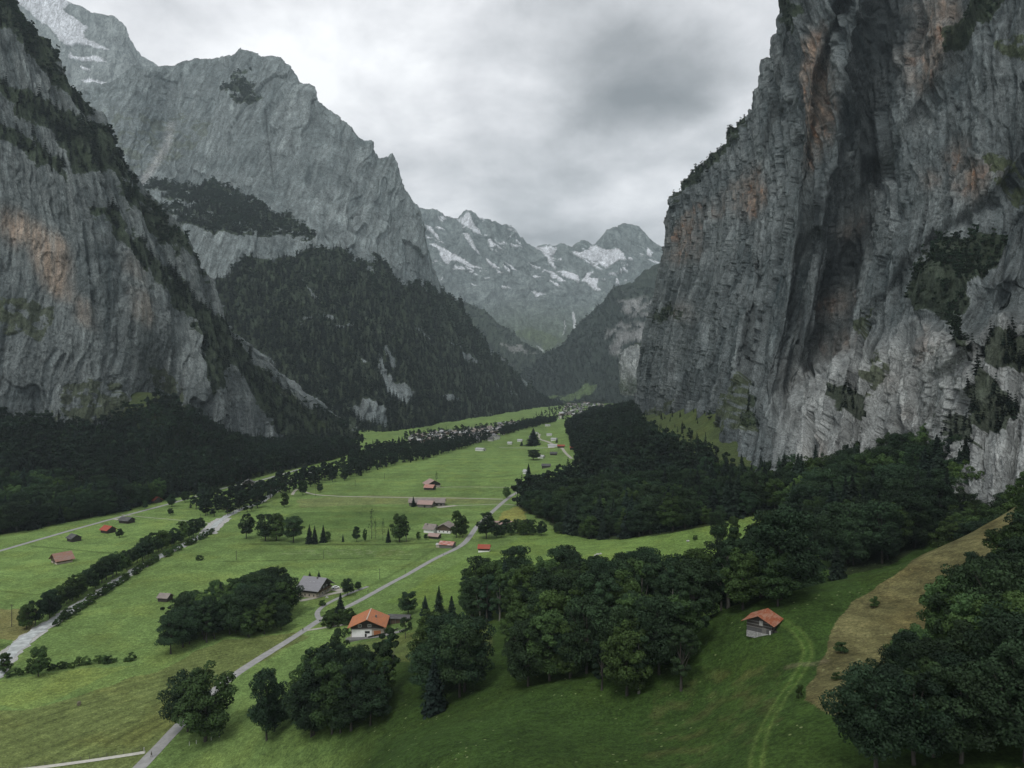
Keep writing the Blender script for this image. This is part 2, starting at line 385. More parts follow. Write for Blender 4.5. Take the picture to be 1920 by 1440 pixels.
POLY_RIGHT = [(965,945),(1030,918),(1072,893),(1092,870),(1108,850),(1068,826),(1062,806),(1082,791),(1110,775),(1170,768),(1200,785),(1240,790),(1262,830),(1300,870),(1345,880),(1440,918),(1500,900),(1620,858),(1720,832),(1850,795),(2000,780),(2400,750),(2400,940),(2100,885),(1930,921),(1862,961),(1780,1006),(1680,1053),(1570,1088),(1550,1045),(1505,990),(1460,955),(1380,975),(1320,988),(1240,1003),(1140,1012),(1060,1000),(985,960)]
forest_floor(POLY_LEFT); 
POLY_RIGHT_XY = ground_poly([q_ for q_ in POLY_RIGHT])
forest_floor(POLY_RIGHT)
POLY_GRASS_TALUS = [(1195,800),(1240,775),(1330,735),(1400,700),(1400,760),(1345,790),(1335,850),(1290,860),(1262,835),(1225,830)]
lay(gmask(POLY_GRASS_TALUS, 14, 40), (.058,.080,.027), .9)
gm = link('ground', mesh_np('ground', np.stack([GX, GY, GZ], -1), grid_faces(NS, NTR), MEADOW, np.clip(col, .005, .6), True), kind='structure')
del GX, GY, GZ, col, nA, nB, st, ang, rad, td, m, bc, haycol

# ------------------------------------------------------------------ rock massifs
def catmull(R, tpos, tt):
    """R: (k, ns, 3) rows at tpos -> rows at tt"""
    k = len(R); out = []
    for t in tt:
        i = min(max(int(np.searchsorted(tpos, t)-1), 0), k-2)
        t0, t1 = tpos[i], tpos[i+1]; f = (t-t0)/(t1-t0); h = t1-t0
        m0 = (R[i+1]-R[i-1])/(tpos[i+1]-tpos[i-1]) if i > 0 else (R[1]-R[0])/(tpos[1]-tpos[0])
        m1 = (R[i+2]-R[i])/(tpos[i+2]-tpos[i]) if i < k-2 else (R[i+1]-R[i])/(t1-t0)
        out.append((2*f**3-3*f**2+1)*R[i]+(f**3-2*f**2+f)*h*m0+(-2*f**3+3*f**2)*R[i+1]+(f**3-f**2)*h*m1)
    return np.array(out)
def resample(row, ns):
    a = np.array(row, float); s = np.concatenate([[0], np.cumsum(np.hypot(np.diff(a[:, 0]), np.diff(a[:, 1])))]); s /= s[-1]
    x = np.linspace(0, 1, ns); return np.stack([np.interp(x, s, a[:, i]) for i in range(3)], 1)
class Massif: pass
def massif(rows, ns, nt, tpos=None, ddep=None, backs=((250, 0), (900, -.35))):
    R = np.array([resample(r, ns) for r in rows]); k = len(R)
    if tpos is None: tpos = np.linspace(0, 1, k)
    S = catmull(R, np.array(tpos, float), np.linspace(0, 1, nt))
    if ddep is not None: S[..., 2] += ddep(S[..., 0], S[..., 1])
    D = S[..., 2]; P = np.stack([(S[..., 0]-960)/1280*D, D, CAMZ-(S[..., 1]-720)/1280*D], -1)
    top = P[-1]; nb = []
    prev = top
    for (dist, zf) in backs:                                  # the mountain goes on behind its skyline
        q = top.copy(); q[:, 0] += q[:, 0]/q[:, 1]*dist; q[:, 1] += dist; q[:, 2] = top[:, 2]*(1+zf)-dist*.02
        for f in np.linspace(0, 1, 9)[1:]: nb.append(prev+(q-prev)*f)
        prev = q
    P = np.concatenate([P, np.array(nb)])
    M = Massif(); M.mix = .12; M.P = P; M.nt = nt; M.ns = ns
    M.N = normals(blur(P, 9)); M.U, M.V = uvof(P)
    return M
def blur(P, k):
    for ax in (0, 1):
        for _ in range(2):
            pad = [(0, 0)]*3; pad[ax] = (k+1, k); c = np.cumsum(np.pad(P, pad, 'reflect', reflect_type='odd'), axis=ax)
            n = P.shape[ax]; P = (np.take(c, np.arange(2*k+1, 2*k+1+n), ax)-np.take(c, np.arange(n), ax))/(2*k+1)
    return P
def normals(P):
    a = np.gradient(P, axis=1); b = np.gradient(P, axis=0); n = np.cross(a, b)
    n /= np.linalg.norm(n, axis=-1, keepdims=True)+1e-9
    n[n[..., 1] > 0.6] *= 1
    return n
def mask_uv(M, polys, warp=10, sc=None, seed=0):
    sc = sc or 1.0
    x, y, z = M.P[..., 0]/sc, M.P[..., 1]/sc, M.P[..., 2]/sc
    wu = fbm(x, y, z+seed, 4, .6)*warp; wv = fbm(x+31, y, z+seed, 4, .6)*warp
    r = np.zeros(M.U.shape, bool)
    for p in polys: r |= inpoly(M.U+wu, M.V+wv, p)
    return r
def build_massif(name, M, disp, col, mat, smooth=False):
    M.Q = M.P+M.N*disp[..., None]; F_ = np.stack(fpos(M), -1)
    ntot = M.P.shape[0]
    me = mesh_np(name, M.Q, grid_faces(M.ns, ntot), mat, np.clip(col, .01, .85), smooth)
    a = me.attributes.new('face_pos', 'FLOAT_VECTOR', 'POINT'); a.data.foreach_set('vector', F_.astype(np.float32).ravel())
    return link(name, me, kind='structure')
def facets(x, y, z, seed=0):
    """broken-rock relief: every cell is a tilted plane; returns height, distance to the cell edge"""
    x = x.astype(np.float32); y = y.astype(np.float32); z = z.astype(np.float32)
    X = np.floor(x-.5).astype(np.int32); Y = np.floor(y-.5).astype(np.int32); Z = np.floor(z-.5).astype(np.int32)
    b1 = np.full(x.shape, 9., np.float32); b2 = b1.copy(); h = np.zeros(x.shape, np.float32)
    for a in (0, 1):
        for b in (0, 1):
            for c in (0, 1):
                k = _perm[_perm[_perm[(X+a+seed) & 255]+((Y+b) & 255)]+((Z+c) & 255)]
                g = _g[k]; k2 = _perm[k]; j = _g[k2]
                dx = x-(X+a+.5+.42*j[..., 0]); dy = y-(Y+b+.5+.42*j[..., 1]); dz = z-(Z+c+.5+.42*j[..., 2])
                d = dx*dx+dy*dy+dz*dz; v = .55*g[..., 0]+.9*(g[..., 1]*dx+g[..., 2]*dy+g[..., 0]*dz)
                n = d < b1; b2 = np.where(n, b1, np.minimum(b2, d)); h = np.where(n, v, h); b1 = np.where(n, d, b1)
    return h, np.sqrt(b2)-np.sqrt(b1)
def fpos(M, mix=None):
    """coordinates that follow the rock face downwards: each column keeps its own plan position"""
    mix = M.mix if mix is None else mix; c = M.P[M.nt//2][None]
    x = c[..., 0]+(M.P[..., 0]-c[..., 0])*mix; y = c[..., 1]+(M.P[..., 1]-c[..., 1])*mix
    return x, y, M.P[..., 2]
def soft(m, k=5): return blur(np.asarray(m, float)[..., None], k)[..., 0]
def rocks(M, s, zs=.45, amp=1.0, tilt=.3, fac=1.0):
    """relief of a cliff: s = size of its largest buttresses; returns displacement, and the crease field"""
    x, y, z = fpos(M)
    d1 = fbm(x/s, y/s, z*zs*.7/s, 4, .5)
    wx = x+s*.16*fbm(x/s*3, y/s*3, z/s*2, 2); wz = z+s*.16*fbm(x/s*3+9, y/s*3, z/s*3, 2); zt = wz+tilt*wx
    d2 = -fbm(wx/(s*.38), y/(s*.38), wz*zs*.6/(s*.38), 3, .5, ridged=True)      # gullies between ribs
    f1, e1 = facets(wx/(s*.30), y/(s*.30), zt*zs*.6/(s*.30), 3)
    f2, e2 = facets(wx/(s*.105), y/(s*.105), zt*zs*.8/(s*.105), 11)
    f3, e3 = facets(wx/(s*.042), y/(s*.042), zt*.42/(s*.042), 23)
    d3 = fbm(wx/(s*.09), y/(s*.09), zt*zs*1.2/(s*.09), 3, .55, ridged=True)
    d4 = fbm(wx/(s*.03), y/(s*.03), zt*.42/(s*.03), 3, .6, ridged=True)
    bed = (zt/(s*.12)+1.4*d1+.6*fbm(x/s*4, y/s*4, z/s*4, 2)); bd = np.abs((bed % 1)-.5)*2
    disp = amp*s*(.20*d1+.085*d2+fac*(.075*f1+.034*f2+.014*f3)+.012*d3+.008*d4+.003*sstep(bd, .3, .7))
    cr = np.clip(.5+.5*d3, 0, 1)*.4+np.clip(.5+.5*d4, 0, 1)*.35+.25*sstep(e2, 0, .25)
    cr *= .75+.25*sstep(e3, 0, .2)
    M.cell = np.clip(.5+.6*f1, 0, 1)*.6+np.clip(.5+.6*f2, 0, 1)*.4
    return disp, d1, d2, cr, bd
def rockcol(M, c0, c1, s, crease, extra=0):
    x, y, z = fpos(M)
    streak = fbm(x/(s*.11), y/(s*.11), z/(s*2.2), 4, .62); blot = fbm(x/(s*.6), y/(s*.6), z/(s*.5)+7, 4, .55)
    f = np.clip(.5+.5*streak+.55*blot+.55*(M.cell-.5)+extra, 0, 1)[..., None]
    c = np.asarray(c0)*(1-f)+np.asarray(c1)*f
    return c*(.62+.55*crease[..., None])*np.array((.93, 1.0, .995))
def over(c, m, k, v):
    m = (np.asarray(m, float)*k)[..., None]; return c*(1-m)+m*np.asarray(v)
VEG = np.array((.028, .042, .018)); GRS = np.array((.06, .085, .03))

MT = {}
# near left cliff
def dd_left(U, V):
    d = 60*np.exp(-((U-285)/45)**2-((V-760)/90)**2)                    # the bay
    d -= 40*np.exp(-((U-400)/60)**2-((V-720)/110)**2)
    return d
L_foot = [(-700,720,780),(-300,800,850),(0,830,890),(100,835,915),(200,840,940),(290,850,985),(360,860,1040),(410,868,1090),(450,872,1140),(520,862,1250),(600,858,1340),(700,856,1440)]
L_mid = [(-700,100,840),(-300,200,900),(-20,300,960),(80,400,980),(160,470,1000),(240,520,1040),(310,570,1090),(370,640,1150),(430,710,1210),(500,750,1290),(590,800,1380),(700,850,1450)]
L_sil = [(-700,-1400,1000),(-300,-700,1030),(0,-75,1060),(27,0,1070),(60,50,1080),(95,85,1085),(115,120,1090),(130,165,1095),(150,190,1100),(175,215,1110),(210,275,1130),(250,325,1150),(300,390,1180),(340,430,1200),(370,480,1230),(400,535,1260),(415,570,1275),(440,610,1300),(480,650,1340),(520,690,1375),(580,740,1420),(640,790,1465),(700,845,1500)]
M = massif([L_foot, L_mid, L_sil], 620, 560, [0, .5, 1], dd_left, backs=((160, .03), (700, .05)))
disp, d1, d2, cr, bd = rocks(M, 115, .20, .8, .15)
col = rockcol(M, (.052,.062,.064), (.225,.235,.23), 115, cr, .0)
tan = mask_uv(M, [[(20,425),(70,430),(125,445),(128,560),(90,545),(70,510),(50,450),(15,460)],[(150,560),(165,555),(168,610),(155,615)],[(255,555),(275,550),(272,610),(256,600)],[(250,490),(258,485),(256,530),(246,520)],[(0,395),(40,400),(110,440),(40,450),(0,440)]], 10, 20)
x, y, z = fpos(M); tan = soft(tan, 6)*np.clip(.75+.9*fbm(x/7, y/7, z/50, 4, .6), 0, 1)
col = over(col, tan, .85, (.38,.29,.215))
green = mask_uv(M, [[(0,560),(100,575),(80,640),(0,620)],[(130,710),(230,720),(220,790),(150,790),(110,830),(90,760)],[(270,690),(310,680),(340,730),(355,800),(330,790),(300,740)],[(505,715),(540,725),(620,800),(600,800)]], 22, 40)
x, y, z = (M.P[..., i] for i in range(3))
col = over(col, green & (fbm(x/14, y/14, z/14, 3) > -.15), .75, (.055,.068,.03))
LV = [[(-60,-120),(10,-60),(40,0),(120,130),(170,215),(150,215),(105,170),(60,110),(20,60),(-60,20)],
      [(-60,130),(20,150),(60,165),(110,200),(150,225),(185,235),(260,345),(340,440),(400,545),(380,520),(300,420),(240,350),(200,330),(150,320),(95,250),(40,210),(0,160)],
      [(-40,210),(20,225),(60,260),(100,300),(70,300),(30,270),(-40,240)],
      [(175,385),(215,395),(250,450),(310,500),(375,575),(410,620),(440,660),(425,720),(395,740),(375,660),(355,600),(300,535),(240,470),(195,425)],
      [(360,560),(420,600),(500,690),(545,735),(640,785),(720,850),(640,870),(520,800),(480,740),(440,680)],
      [(60,250),(110,290),(130,340),(90,310)],[(210,330),(340,460),(330,480),(220,370)]]
Mv = mask_uv(M, LV, 26, 30)
col = over(col, Mv, .85, VEG)
MT['L'] = (M, Mv)
build_massif('cliff', M, disp, col, rock_mat('limestone', 2.2))
# big mountain behind it
B_foot = [(40,860,1900),(300,845,1800),(420,842,1720),(500,842,1640),(560,840,1580),(620,838,1530),(680,826,1560),(740,812,1700),(800,803,1880),(860,792,2150),(920,784,2500),(970,776,2900),(1020,768,3400),(1062,764,3800)]
B_mid = [(20,450,2500),(200,400,2650),(300,420,2600),(400,450,2550),(480,480,2500),(560,490,2480),(640,500,2500),(700,530,2560),(760,560,2620),(810,600,2700),(860,640,2850),(920,690,3080),(985,735,3450),(1058,762,3860)]
B_sil = [(20,150,3500),(140,170,3450),(222,142,3400),(255,118,3350),(290,125,3350),(320,122,3400),(350,112,3450),(415,104,3400),(440,97,3350),(452,88,3320),(480,100,3300),(530,111,3250),(546,130,3230),(560,156,3220),(585,165,3200),(596,186,3180),(640,225,3140),(675,254,3110),(700,261,3100),(712,293,3095),(722,290,3095),(736,287,3090),(748,320,3090),(760,350,3090),(790,410,3090),(800,450,3095),(812,490,3100),(828,540,3120),(850,551,3150),(870,580,3180),(900,625,3240),(940,670,3350),(985,715,3520),(1012,740,3650),(1040,752,3800),(1062,761,3900)]
def dd_B(U, V):
    d = 0*U
    # ledges carrying the two bands of wood
    for (cv, cu, w) in ((375, 420, 34), (415, 420, 40)):
        d += 90*np.tanh((cv+.16*(U-cu)-V)/14)*np.exp(-((U-cu)/170)**2)
    d += 130*np.exp(-((U-330)/45)**2-((V-260)/110)**2)      # couloir
    d += 60*np.tanh((150-V)/10)*np.exp(-((U-520)/90)**2)*0
    return d
M = massif([B_foot, B_mid, B_sil], 900, 640, [0, .46, 1], dd_B, backs=((400, .02), (1500, -.3)))
M.mix = .22
disp, d1, d2, cr, bd = rocks(M, 330, .24, .48, .2)
x, y, z = (M.P[..., i] for i in range(3))
wood = [[(470,470),(420,530),(300,560),(300,900),(1080,900),(1080,750),(1040,751),(985,714),(940,668),(900,622),(870,578),(850,548),(800,540),(740,520),(690,490),(640,470),(610,460),(560,475),(520,480)],
        [(275,345),(330,338),(400,340),(440,355),(480,375),(520,400),(545,425),(560,450),(540,450),(500,425),(440,420),(420,400),(360,375),(300,368)],
        [(300,385),(380,385),(450,395),(500,415),(520,440),(480,440),(430,445),(340,430),(310,410)],
        [(530,395),(560,405),(590,440),(570,460),(545,440)],[(700,480),(760,530),(830,560),(800,570),(720,540)],
        [(410,165),(440,158),(480,165),(492,185),(470,195),(430,185)],[(440,138),(465,140),(475,160),(450,160)]]
bare = [[(655,745),(690,750),(715,770),(730,790),(725,800),(700,790),(670,765)],[(720,640),(732,655),(745,690),(738,690),(724,665)],[(705,655),(725,690),(765,745),(760,755),(728,735),(715,700)],
        [(722,700),(745,715),(780,740),(760,760),(735,745)],[(840,640),(860,650),(905,680),(890,680)],[(560,520),(575,540),(600,560),(590,562)],[(775,610),(800,625),(810,640)],[(480,655),(505,672),(520,690),(500,690)],[(830,735),(865,740),(870,750),(840,748)]]
Wv = mask_uv(M, wood, 26, 110) & ~mask_uv(M, bare, 9, 60, 3)
rockn = fbm(x/140, y/140, z/90+3, 4, .6)
Wv &= ~((rockn > .43) & (M.V > 480)); Wv &= ~((fbm(x/90, y/90, z/28, 4, .6) > .16) & (M.V < 465)); 
col = rockcol(M, (.090,.105,.107), (.235,.25,.248), 330, cr, .05)
hb = fbm(x/300, y/300, (z+.2*x)/26, 4, .6)                        # horizontal bedding
col *= (1+.25*hb)[..., None]
gr = mask_uv(M, [[(200,200),(330,210),(420,240),(330,300),(220,330)]], 40, 120) & (fbm(x/60, y/60, z/40, 3) > .05)
col = over(col, gr, .5, (.085,.10,.06))
scree = mask_uv(M, [[(318,225),(326,225),(322,270),(305,300),(285,330),(262,345),(255,340),(285,305),(308,270)],[(262,318),(275,322),(270,330)]], 7, 40)
col = over(col, soft(scree, 3), .5, (.42,.42,.41))
crackm = polydist(M.U, M.V, [(495,205),(500,250),(508,300),(512,345)]) < 1.6
disp = disp-crackm*7; col = over(col, crackm, .35, (.04,.045,.045))
col = over(col, Wv, .9, VEG*.9)
MT['B'] = (M, Wv)
build_massif('mountain', M, disp, col, rock_mat('mountain_rock', 6.5))
# snowy peak far behind on the left
C_foot = [(-200,520,4700),(40,500,4700),(200,480,4800),(300,420,4900),(420,400,5000)]
C_sil = [(-260,-160,6300),(0,-80,6000),(60,-45,5900),(110,-8,5800),(130,3,5760),(150,10,5740),(170,21,5700),(195,24,5680),(215,28,5650),(230,42,5640),(245,60,5620),(252,75,5600),(262,92,5600),(275,104,5600),(298,124,5600),(330,170,5600),(420,300,5600)]
M = massif([C_foot, C_sil], 300, 260, None, None, backs=((600, .0), (1500, -.3)))
M.mix = .4
disp, d1, d2, cr, bd = rocks(M, 700, .6, .35, .3)
x, y, z = (M.P[..., i] for i in range(3))
col = rockcol(M, (.17,.18,.18), (.27,.28,.275), 500, cr)
sn = mask_uv(M, [[(-50,-60),(60,-45),(135,5),(118,15),(130,25),(150,40),(165,48),(155,60),(158,72),(198,88),(203,92),(180,90),(150,80),(125,84),(105,70),(90,50),(70,35),(40,10),(-60,-20)],[(130,97),(140,103),(180,105),(200,117),(160,112),(128,104)],[(150,121),(168,128),(168,133),(153,128)],[(150,150),(168,146),(180,152),(204,153),(190,157),(165,155)]], 7, 160)
col = over(col, sn, .92, (.60,.62,.65))
build_massif('mountain', M, disp*(1-.8*sn), col, rock_mat('high_rock', 16, .8))
# snow-streaked head of the valley
D_foot = [(500,735,6600),(700,735,6600),(900,735,6600),(1100,735,6600),(1300,735,6600),(1600,735,6600)]
D_a = [(500,640,7300),(700,640,7300),(900,655,7200),(1000,660,7200),(1100,640,7300),(1300,640,7300),(1600,640,7300)]
D_b = [(500,560,8100),(700,550,8100),(860,530,8100),(1000,555,8000),(1070,560,8000),(1200,550,8100),(1600,560,8100)]
D_sil = [(500,300,9000),(700,385,9000),(760,395,9000),(790,391,9000),(813,393,9000),(826,400,9000),(840,407,9000),(857,412,9000),(866,402,8980),(878,397,8950),(893,397,8950),(900,405,8960),(907,407,8960),(930,407,8960),(942,418,8980),(960,422,9000),(973,433,9050),(990,457,9100),(1002,462,9150),(1020,461,9200),(1043,462,9250),(1050,455,9250),(1057,453,9250),(1064,458,9250),(1073,463,9250),(1082,456,9230),(1090,450,9220),(1098,453,9220),(1113,460,9220),(1125,452,9200),(1133,447,9180),(1143,436,9150),(1153,428,9130),(1163,424,9120),(1173,421,9120),(1186,424,9120),(1200,428,9130),(1212,440,9150),(1225,452,9180),(1247,460,9200),(1330,490,9300),(1600,470,9300)]
M = massif([D_foot, D_a, D_b, D_sil], 640, 330, [0, .3, .55, 1], None, backs=((800, .0), (2500, -.3)))
M.mix = .45; x, y, z = (M.P[..., i] for i in range(3))
disp, d1, d2, cr, bd = rocks(M, 900, .8, .5, .5)
hi = sstep(M.V, 640, 540)
disp *= (.45+.55*hi)
col = rockcol(M, (.115,.13,.13), (.20,.215,.21), 700, cr)
col = over(col, 1-sstep(M.V, 640, 545), .8, (.075,.10,.06))
meadow = mask_uv(M, [[(960,625),(1000,640),(1030,655),(1060,640),(1030,625),(990,615)]], 12, 200)
col = over(col, meadow, .6, (.09,.12,.05))
sp = [[(795,420),(808,425),(820,440),(824,450),(815,442),(803,430)],[(812,424),(826,425),(836,430),(824,429)],[(797,440),(812,446),(800,447)],
 [(806,456),(822,460),(850,475),(880,492),(905,502),(880,500),(848,485),(840,495),(832,490),(822,470)],
 [(868,410),(878,400),(884,412),(893,425),(903,438),(893,436),(878,425),(862,418),(855,414)],[(867,437),(880,440),(888,455),(895,470),(900,478),(890,470),(877,452)],
 [(911,482),(925,492),(938,502),(925,500),(912,490)],[(945,497),(955,503),(963,510),(952,508)],[(942,450),(952,455),(945,456)],[(958,452),(970,458),(982,463),(968,462)],
 [(990,513),(1005,517),(1015,522),(1002,521)],[(1002,462),(1025,464),(1044,464),(1040,475),(1030,480),(1040,495),(1043,502),(1030,492),(1018,475),(1008,470)],
 [(1070,470),(1090,470),(1110,462),(1120,462),(1135,468),(1160,466),(1175,482),(1160,486),(1145,495),(1135,500),(1120,490),(1095,482),(1080,478)],
 [(1028,508),(1045,517),(1060,525),(1050,527),(1035,520)],[(1045,508),(1065,507),(1085,517),(1085,525),(1065,520),(1055,515)],
 [(1100,510),(1112,508),(1105,520),(1120,520),(1122,516),(1118,535),(1128,542),(1115,542),(1105,532),(1092,525)],[(1028,525),(1045,530),(1055,540),(1045,538),(1035,532)],
 [(995,547),(1010,550),(1025,554),(1005,556)],[(1215,465),(1225,472),(1222,480),(1214,474)],[(1213,485),(1228,488),(1240,494),(1225,492)],[(1152,518),(1160,522),(1165,532),(1158,530)],[(1170,520),(1180,528),(1174,527)],
 [(1200,473),(1208,475),(1202,477)],[(908,518),(922,520),(915,522)],[(938,533),(950,538),(957,542),(945,540)],[(849,500),(855,502),(851,503)],[(880,526),(896,536),(886,532)],[(1115,495),(1124,499),(1132,502),(1118,500)]]
sn = mask_uv(M, sp, 5, 130) | ((fbm(x/190+.7*z/190, y/190, z/600, 4, .6) > .30) & (M.V < 535) & (M.V > 405) & (bd > .35))
col = over(col, sn, .92, (.60,.62,.65))
wf = mask_uv(M, [[(1073,582),(1077,581),(1079,600),(1080,615),(1075,614)],[(1005,645),(1013,650),(1020,656),(1016,656)]], 1.5, 100) | (polydist(M.U+1.2*pnoise(z/50, x/90, 0*z), M.V, [(1058,600),(1060,612),(1056,628)]) < .8)
col = over(col, wf, .8, (.55,.57,.58))
build_massif('mountain', M, disp*(1-.75*sn), col, rock_mat('far_rock', 24, .8))
# wooded spur left of the valley head
F_foot = [(780,740,5200),(900,740,5200),(1000,738,5200),(1060,736,5200)]
F_sil = [(780,560,6500),(840,562,6300),(870,566,6200),(890,573,6150),(910,583,6100),(930,600,6050),(953,613,6000),(973,633,5950),(993,647,5900),(1012,656,5850),(1040,690,5700),(1060,725,5500)]
M = massif([F_foot, F_sil], 200, 120, None, None, backs=((500, -.1), (900, -.6)))
disp, d1, d2, cr, bd = rocks(M, 500, .8, .3, .3)
x, y, z = (M.P[..., i] for i in range(3))
rk = mask_uv(M, [[(930,640),(980,650),(1010,665),(960,660)],[(960,680),(1000,690),(970,690)]], 12, 100) & (fbm(x/70, y/70, z/40, 3) > .0)
col = np.ones(M.U.shape+(3,))*np.array((.035,.048,.032)); col = over(col, rk, .7, (.22,.22,.21))
MT['F'] = (M, ~rk)
build_massif('hill', M, disp, col, rock_mat('spur_ground', 14, .6))
# mountain right of the valley head
E_foot = [(960,748,4300),(1030,752,4200),(1100,754,4100),(1180,752,4100),(1400,740,4300)]
E_a = [(965,728,4500),(1030,700,4600),(1080,670,4700),(1150,640,4800),(1220,600,4900),(1400,560,5000)]
E_sil = [(970,706,4900),(985,690,4950),(1010,670,5000),(1060,640,5100),(1090,602,5180),(1107,583,5220),(1133,560,5280),(1153,540,5300),(1187,527,5350),(1207,507,5400),(1223,497,5420),(1240,492,5450),(1300,470,5500),(1400,430,5600)]
M = massif([E_foot, E_a, E_sil], 400, 300, [0, .5, 1], None, backs=((500, .0), (1500, -.3)))
disp, d1, d2, cr, bd = rocks(M, 420, .6, .4, .3)
x, y, z = (M.P[..., i] for i in range(3))
n = fbm(x/110, y/110, z/45, 5, .6)
rk = mask_uv(M, [[(1150,565),(1175,555),(1225,560),(1240,580),(1225,600),(1180,590)],[(1130,615),(1170,600),(1215,610),(1220,640),(1180,640),(1150,640),(1150,660)],[(1140,640),(1165,640),(1165,665),(1145,665)]], 16, 110) & (n > -.12)
rk |= (n > .42) & (M.V < 690)
gf = mask_uv(M, [[(1045,748),(1080,735),(1098,722),(1120,722),(1110,745),(1060,752)],[(1020,742),(1060,738),(1035,748)]], 5, 60)
col = np.ones(M.U.shape+(3,))*np.array((.024,.034,.026)); col = over(col, soft(rk, 2), .75, (.22,.222,.215)); col = over(col, gf, .8, (.085,.125,.05))
col = over(col, (M.V < 560) & (n < .1), .5, (.042,.056,.038))
MT['E'] = (M, ~rk & ~gf & (M.V > 540))
build_massif('mountain', M, disp, col, rock_mat('side_rock', 11, .8))
# pale wall at its foot, beyond the big right cliff
H_rows = [[(1175,745,3400),(1163,738,2900),(1180,742,2850),(1300,745,2800)],[(1173,700,3400),(1161,705,2880),(1182,700,2840),(1300,700,2800)],[(1176,658,3450),(1163,664,2950),(1180,650,2930),(1210,632,2900),(1300,600,2900)]]
M = massif(H_rows, 160, 120, None, None, backs=((200, .0), (700, -.1)))
disp, d1, d2, cr, bd = rocks(M, 120, .4, .8, .2)
col = rockcol(M, (.14,.145,.145), (.32,.32,.31), 120, cr, .1)
topm = M.V < 648+.0*M.V-(M.U-1163)*.35+8
col = over(col, topm, .85, VEG)
low = M.V > 722-.0*M.V+(M.U-1163)*.5
build_massif('cliff', M, disp, col, rock_mat('pale_rock', 6))
# near right cliff
def dd_right(U, V):
    d = 56*np.exp(-(polydist(U, V, [(1680,-300),(1660,0),(1635,160),(1610,330),(1580,480),(1550,640),(1500,760)])/40)**2)
    d += 45*np.exp(-(polydist(U, V, [(1650,330),(1625,450),(1570,600),(1530,690)])/30)**2)
    d += 38*np.exp(-(polydist(U, V, [(1580,10),(1545,150),(1520,330),(1500,560),(1480,760)])/13)**2)
    d += 26*np.exp(-(polydist(U, V, [(1470,60),(1450,300),(1430,500),(1400,700)])/9)**2)
    d += 20*np.exp(-(polydist(U, V, [(1380,270),(1350,450),(1330,640),(1320,760)])/8)**2)
    d += 18*np.exp(-(polydist(U, V, [(1310,340),(1290,500),(1270,700)])/7)**2)
    d += 15*np.exp(-(polydist(U, V, [(1890,-50),(1790,110),(1700,260),(1650,330)])/22)**2)
    d += 11*np.exp(-(polydist(U, V, [(1990,250),(1860,380),(1720,480),(1620,620)])/16)**2)
    d += 10*np.exp(-(polydist(U, V, [(1990,440),(1880,560),(1760,700),(1700,860)])/12)**2)
    d -= 30*np.exp(-(polydist(U, V, [(1600,20),(1575,160),(1560,300),(1535,420)])/20)**2)
    rim = 640+.9*np.abs(U-1565)*(U < 1565)-.28*(U-1565)*(U > 1565)+10*np.sin(U/13)
    d -= 92*sstep(V, rim, rim+42)*sstep(U, 1400, 1520)              # lower buttress stands out
    d -= 40*sstep(V, 450, 520)*sstep(U, 1700, 1800)
    d -= 34*np.exp(-((U-1440)/60)**2)*sstep(V, 720, 900)
    d += 9*fbm(U/30, V/140, 0*U, 3)
    return d
G_foot = [(1235,790,2200),(1205,792,1600),(1180,795,1360),(1230,812,1200),(1290,860,1000),(1325,905,800),(1355,925,690),(1420,955,615),(1520,925,575),(1620,905,540),(1720,885,490),(1850,985,415),(2100,1080,350),(2600,1120,290)]
G_1 = [(1250,660,2200),(1225,665,1600),(1199,665,1345),(1240,660,1210),(1300,680,1040),(1340,700,850),(1380,720,740),(1440,740,670),(1520,740,630),(1620,720,590),(1720,700,540),(1850,680,490),(2100,650,430),(2600,600,350)]
G_2 = [(1275,500,2250),(1262,510,1650),(1239,500,1325),(1275,480,1220),(1330,470,1090),(1380,460,970),(1420,440,870),(1470,400,790),(1540,380,710),(1640,350,650),(1750,330,590),(1880,300,530),(2130,220,470),(2650,100,380)]
G_top = [(1330,445,2250),(1290,420,1650),(1252,400,1340),(1262,372,1300),(1290,331,1250),(1320,302,1190),(1360,262,1130),(1385,225,1080),(1412,165,1010),(1425,130,980),(1450,62,910),(1454,0,880),(1458,-80,850),(1520,-240,800),(1600,-330,760),(1700,-420,710),(1850,-560,650),(2000,-650,600),(2300,-800,540),(2900,-1100,440)]
M = massif([G_foot, G_1, G_2, G_top], 900, 860, [0, .26, .55, 1], dd_right, backs=((150, .02), (900, .05)))
disp, d1, d2, cr, bd = rocks(M, 95, .19, .95, .35)
x, y, z = (M.P[..., i] for i in range(3))
lowr = sstep(M.V, 610-.22*(M.U-1600), 690-.22*(M.U-1600))*sstep(M.U, 1400, 1540)
col = rockcol(M, (.032,.042,.045), (.205,.214,.213), 95, cr, .0)
lc = rockcol(M, (.085,.09,.09), (.34,.332,.322), 60, cr, .14)
col = col*(1-lowr[..., None])+lc*lowr[..., None]
dark = mask_uv(M, [[(1640,-20),(1685,-20),(1690,60),(1665,130),(1660,250),(1640,330),(1600,420),(1600,330),(1610,180),(1615,80)],[(1545,300),(1560,330),(1530,470),(1500,640),(1490,600),(1505,450)],
      [(1590,430),(1640,380),(1620,470),(1560,580),(1540,640),(1525,640),(1545,520)],[(1500,-20),(1525,-20),(1520,60),(1500,50)]], 16, 22)
col = over(col, soft(dark, 6), .8, (.016,.021,.023))  # gully shadow and dark growth put into the rock colour
xr, yr, zr = x, y, z; x, y, z = fpos(M)
stk = fbm(x/7, y/7, z/110, 4, .6)
col *= (1+.5*np.clip(stk, -.8, .8))[..., None]
